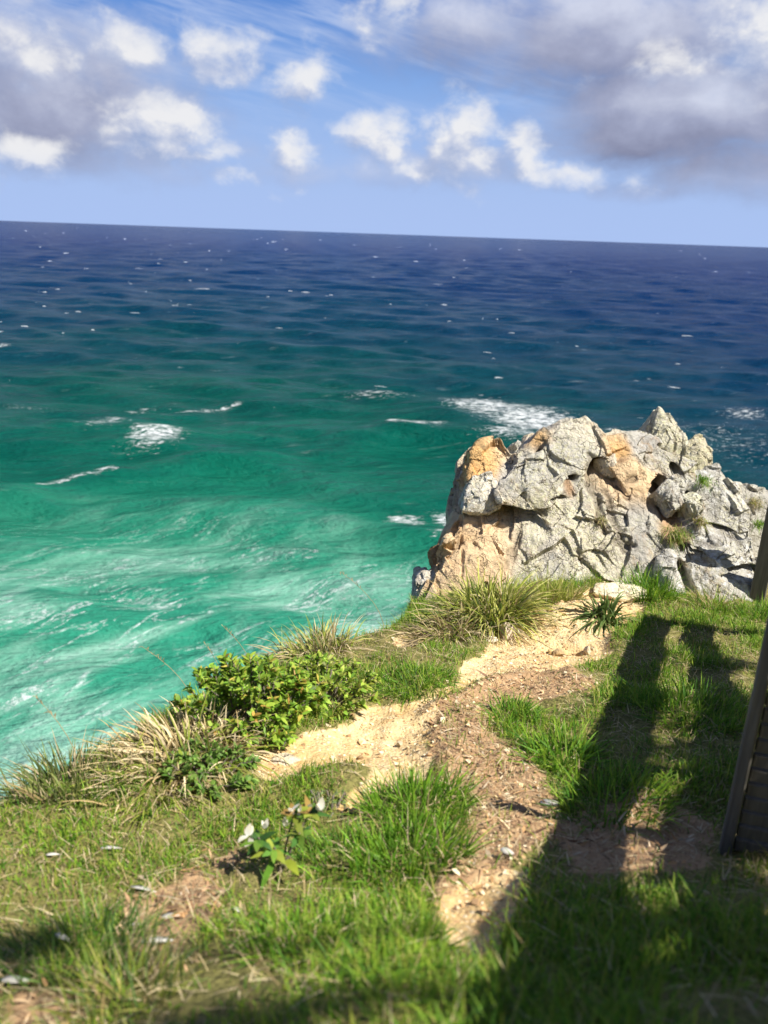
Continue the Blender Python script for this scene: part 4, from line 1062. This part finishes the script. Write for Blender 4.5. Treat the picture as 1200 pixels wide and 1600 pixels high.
# slatted end: an upright stile with horizontal battens running off to the right
zN = zl(PN[:2])[0]; sd2 = norm(np.array([1.0, -.28])); st0 = PN[:2] + sd2 * .02
acc = Acc(); beam(acc, (st0[0], st0[1], zN - .3), (st0[0], st0[1], zN + .97), .04, .07); acc.build('stile', M_WOOD, fence, PN, False)
for i in range(17):
    z = zN + .04 + i * .056; a = st0 + sd2 * .025; b = st0 + sd2 * .62
    acc = Acc(); beam(acc, (a[0], a[1], z), (b[0], b[1], z + random.uniform(-.004, .004)), .022, .047, bev=.004); acc.build('slat', M_WOOD, fence, PN, False)


# ------------------------------------------------------------------ added trees, out of view (crown clumps placed to shade the right and lower left)
def tree(name, label, base_xy, clumps, seed, leafn=330):
    g = np.random.default_rng(seed); bz = zl(np.array(base_xy))[0]; b0 = np.array([*base_xy, bz]); o = thing(name, tuple(b0), label, 'tree')
    tr = Acc(); cr_ = Acc(); top = np.mean([c_[:3] for c_ in clumps], axis=0)
    fork = b0 * .4 + top * .6; fork[:2] = b0[:2] * .7 + top[:2] * .3
    s = np.linspace(0, 1, 9)[:, None]; pts = b0 - np.array([0, 0, .3]) + (fork - b0 + np.array([0, 0, .3])) * s + .08 * np.sin(s * 6) * np.array([1, .6, 0])
    tube(tr, pts, np.linspace(.15, .06, 9), (.2, .2, .2), 9)
    for (x, y, z, r) in clumps:
        e = np.array([x, y, z]); pts = fork + (e - fork) * s + .12 * np.sin(s * 3.14) * np.array([0, 0, -1]); tube(tr, pts, np.linspace(.035, .010, 9), (.2, .2, .2), 6)
        m = int(leafn * (r / .5) ** 2)
        cc = e + norm(g.normal(0, 1, (14, 3))) * r * g.uniform(.3, .95, (14, 1)); ci = g.integers(0, 14, m)
        bp = cc[ci] + g.normal(0, r * .22, (m, 3))
        for e2 in cc: tube(tr, np.array([e, (e + e2) / 2 + [0, 0, .03], e2]), np.array([.010, .007, .004]), (.2, .2, .2), 4)
        leaves(cr_, bp, g.normal(0, 1, (m, 3)) + np.array([0, 0, .2]), g.uniform(.07, .13, m), g.uniform(.025, .04, m), pick(np.array([[.06, .11, .035], [.09, .14, .05], [.12, .17, .07]]), m, g), g.uniform(0, .5, m), g.normal(0, .6, m), None, 3)
    tr.build('shade_tree_trunk', M_BARK, o, b0); cr_.build('shade_tree_crown', M_LEAF, o, b0)


def toward_sun(px, py, dist):
    q = at(px, py); q[2] = zl(q)[0]; return q + SDIR * dist


cl1 = [(*toward_sun(px, py, 5.2), r) for px, py, r in ((1150, 1040, .26), (1140, 1120, .34), (1140, 1210, .28), (1150, 1270, .28), (1080, 1330, .16), (1160, 1180, .34), (1110, 1280, .16))]
cl2 = [(*toward_sun(px, py, 8.4), r) for px, py, r in ((20, 1500, .12), (70, 1490, .07), (350, 1600, .08), (430, 1610, .08), (270, 1620, .07))]
cl3 = [(*toward_sun(px, py, 7.0), r) for px, py, r in ((1040, 1375, .11), (1100, 1360, .14), (1160, 1330, .14), (1000, 1460, .12), (1070, 1460, .14), (1150, 1440, .15), (970, 1560, .11), (1040, 1560, .14), (1120, 1560, .15), (1190, 1540, .15), (960, 1640, .1), (1060, 1640, .14), (1175, 1400, .13), (880, 1640, .09), (1150, 1640, .14))]
tree('shade_tree', 'bushy added shade tree behind the timber fence, outside the frame at right', (6.0, 2.2), cl1, 1, 620)
tree('shade_tree', 'tall added shade tree behind the near fence posts, outside the frame at right', (7.2, .6), cl2 + cl3, 2, 900)
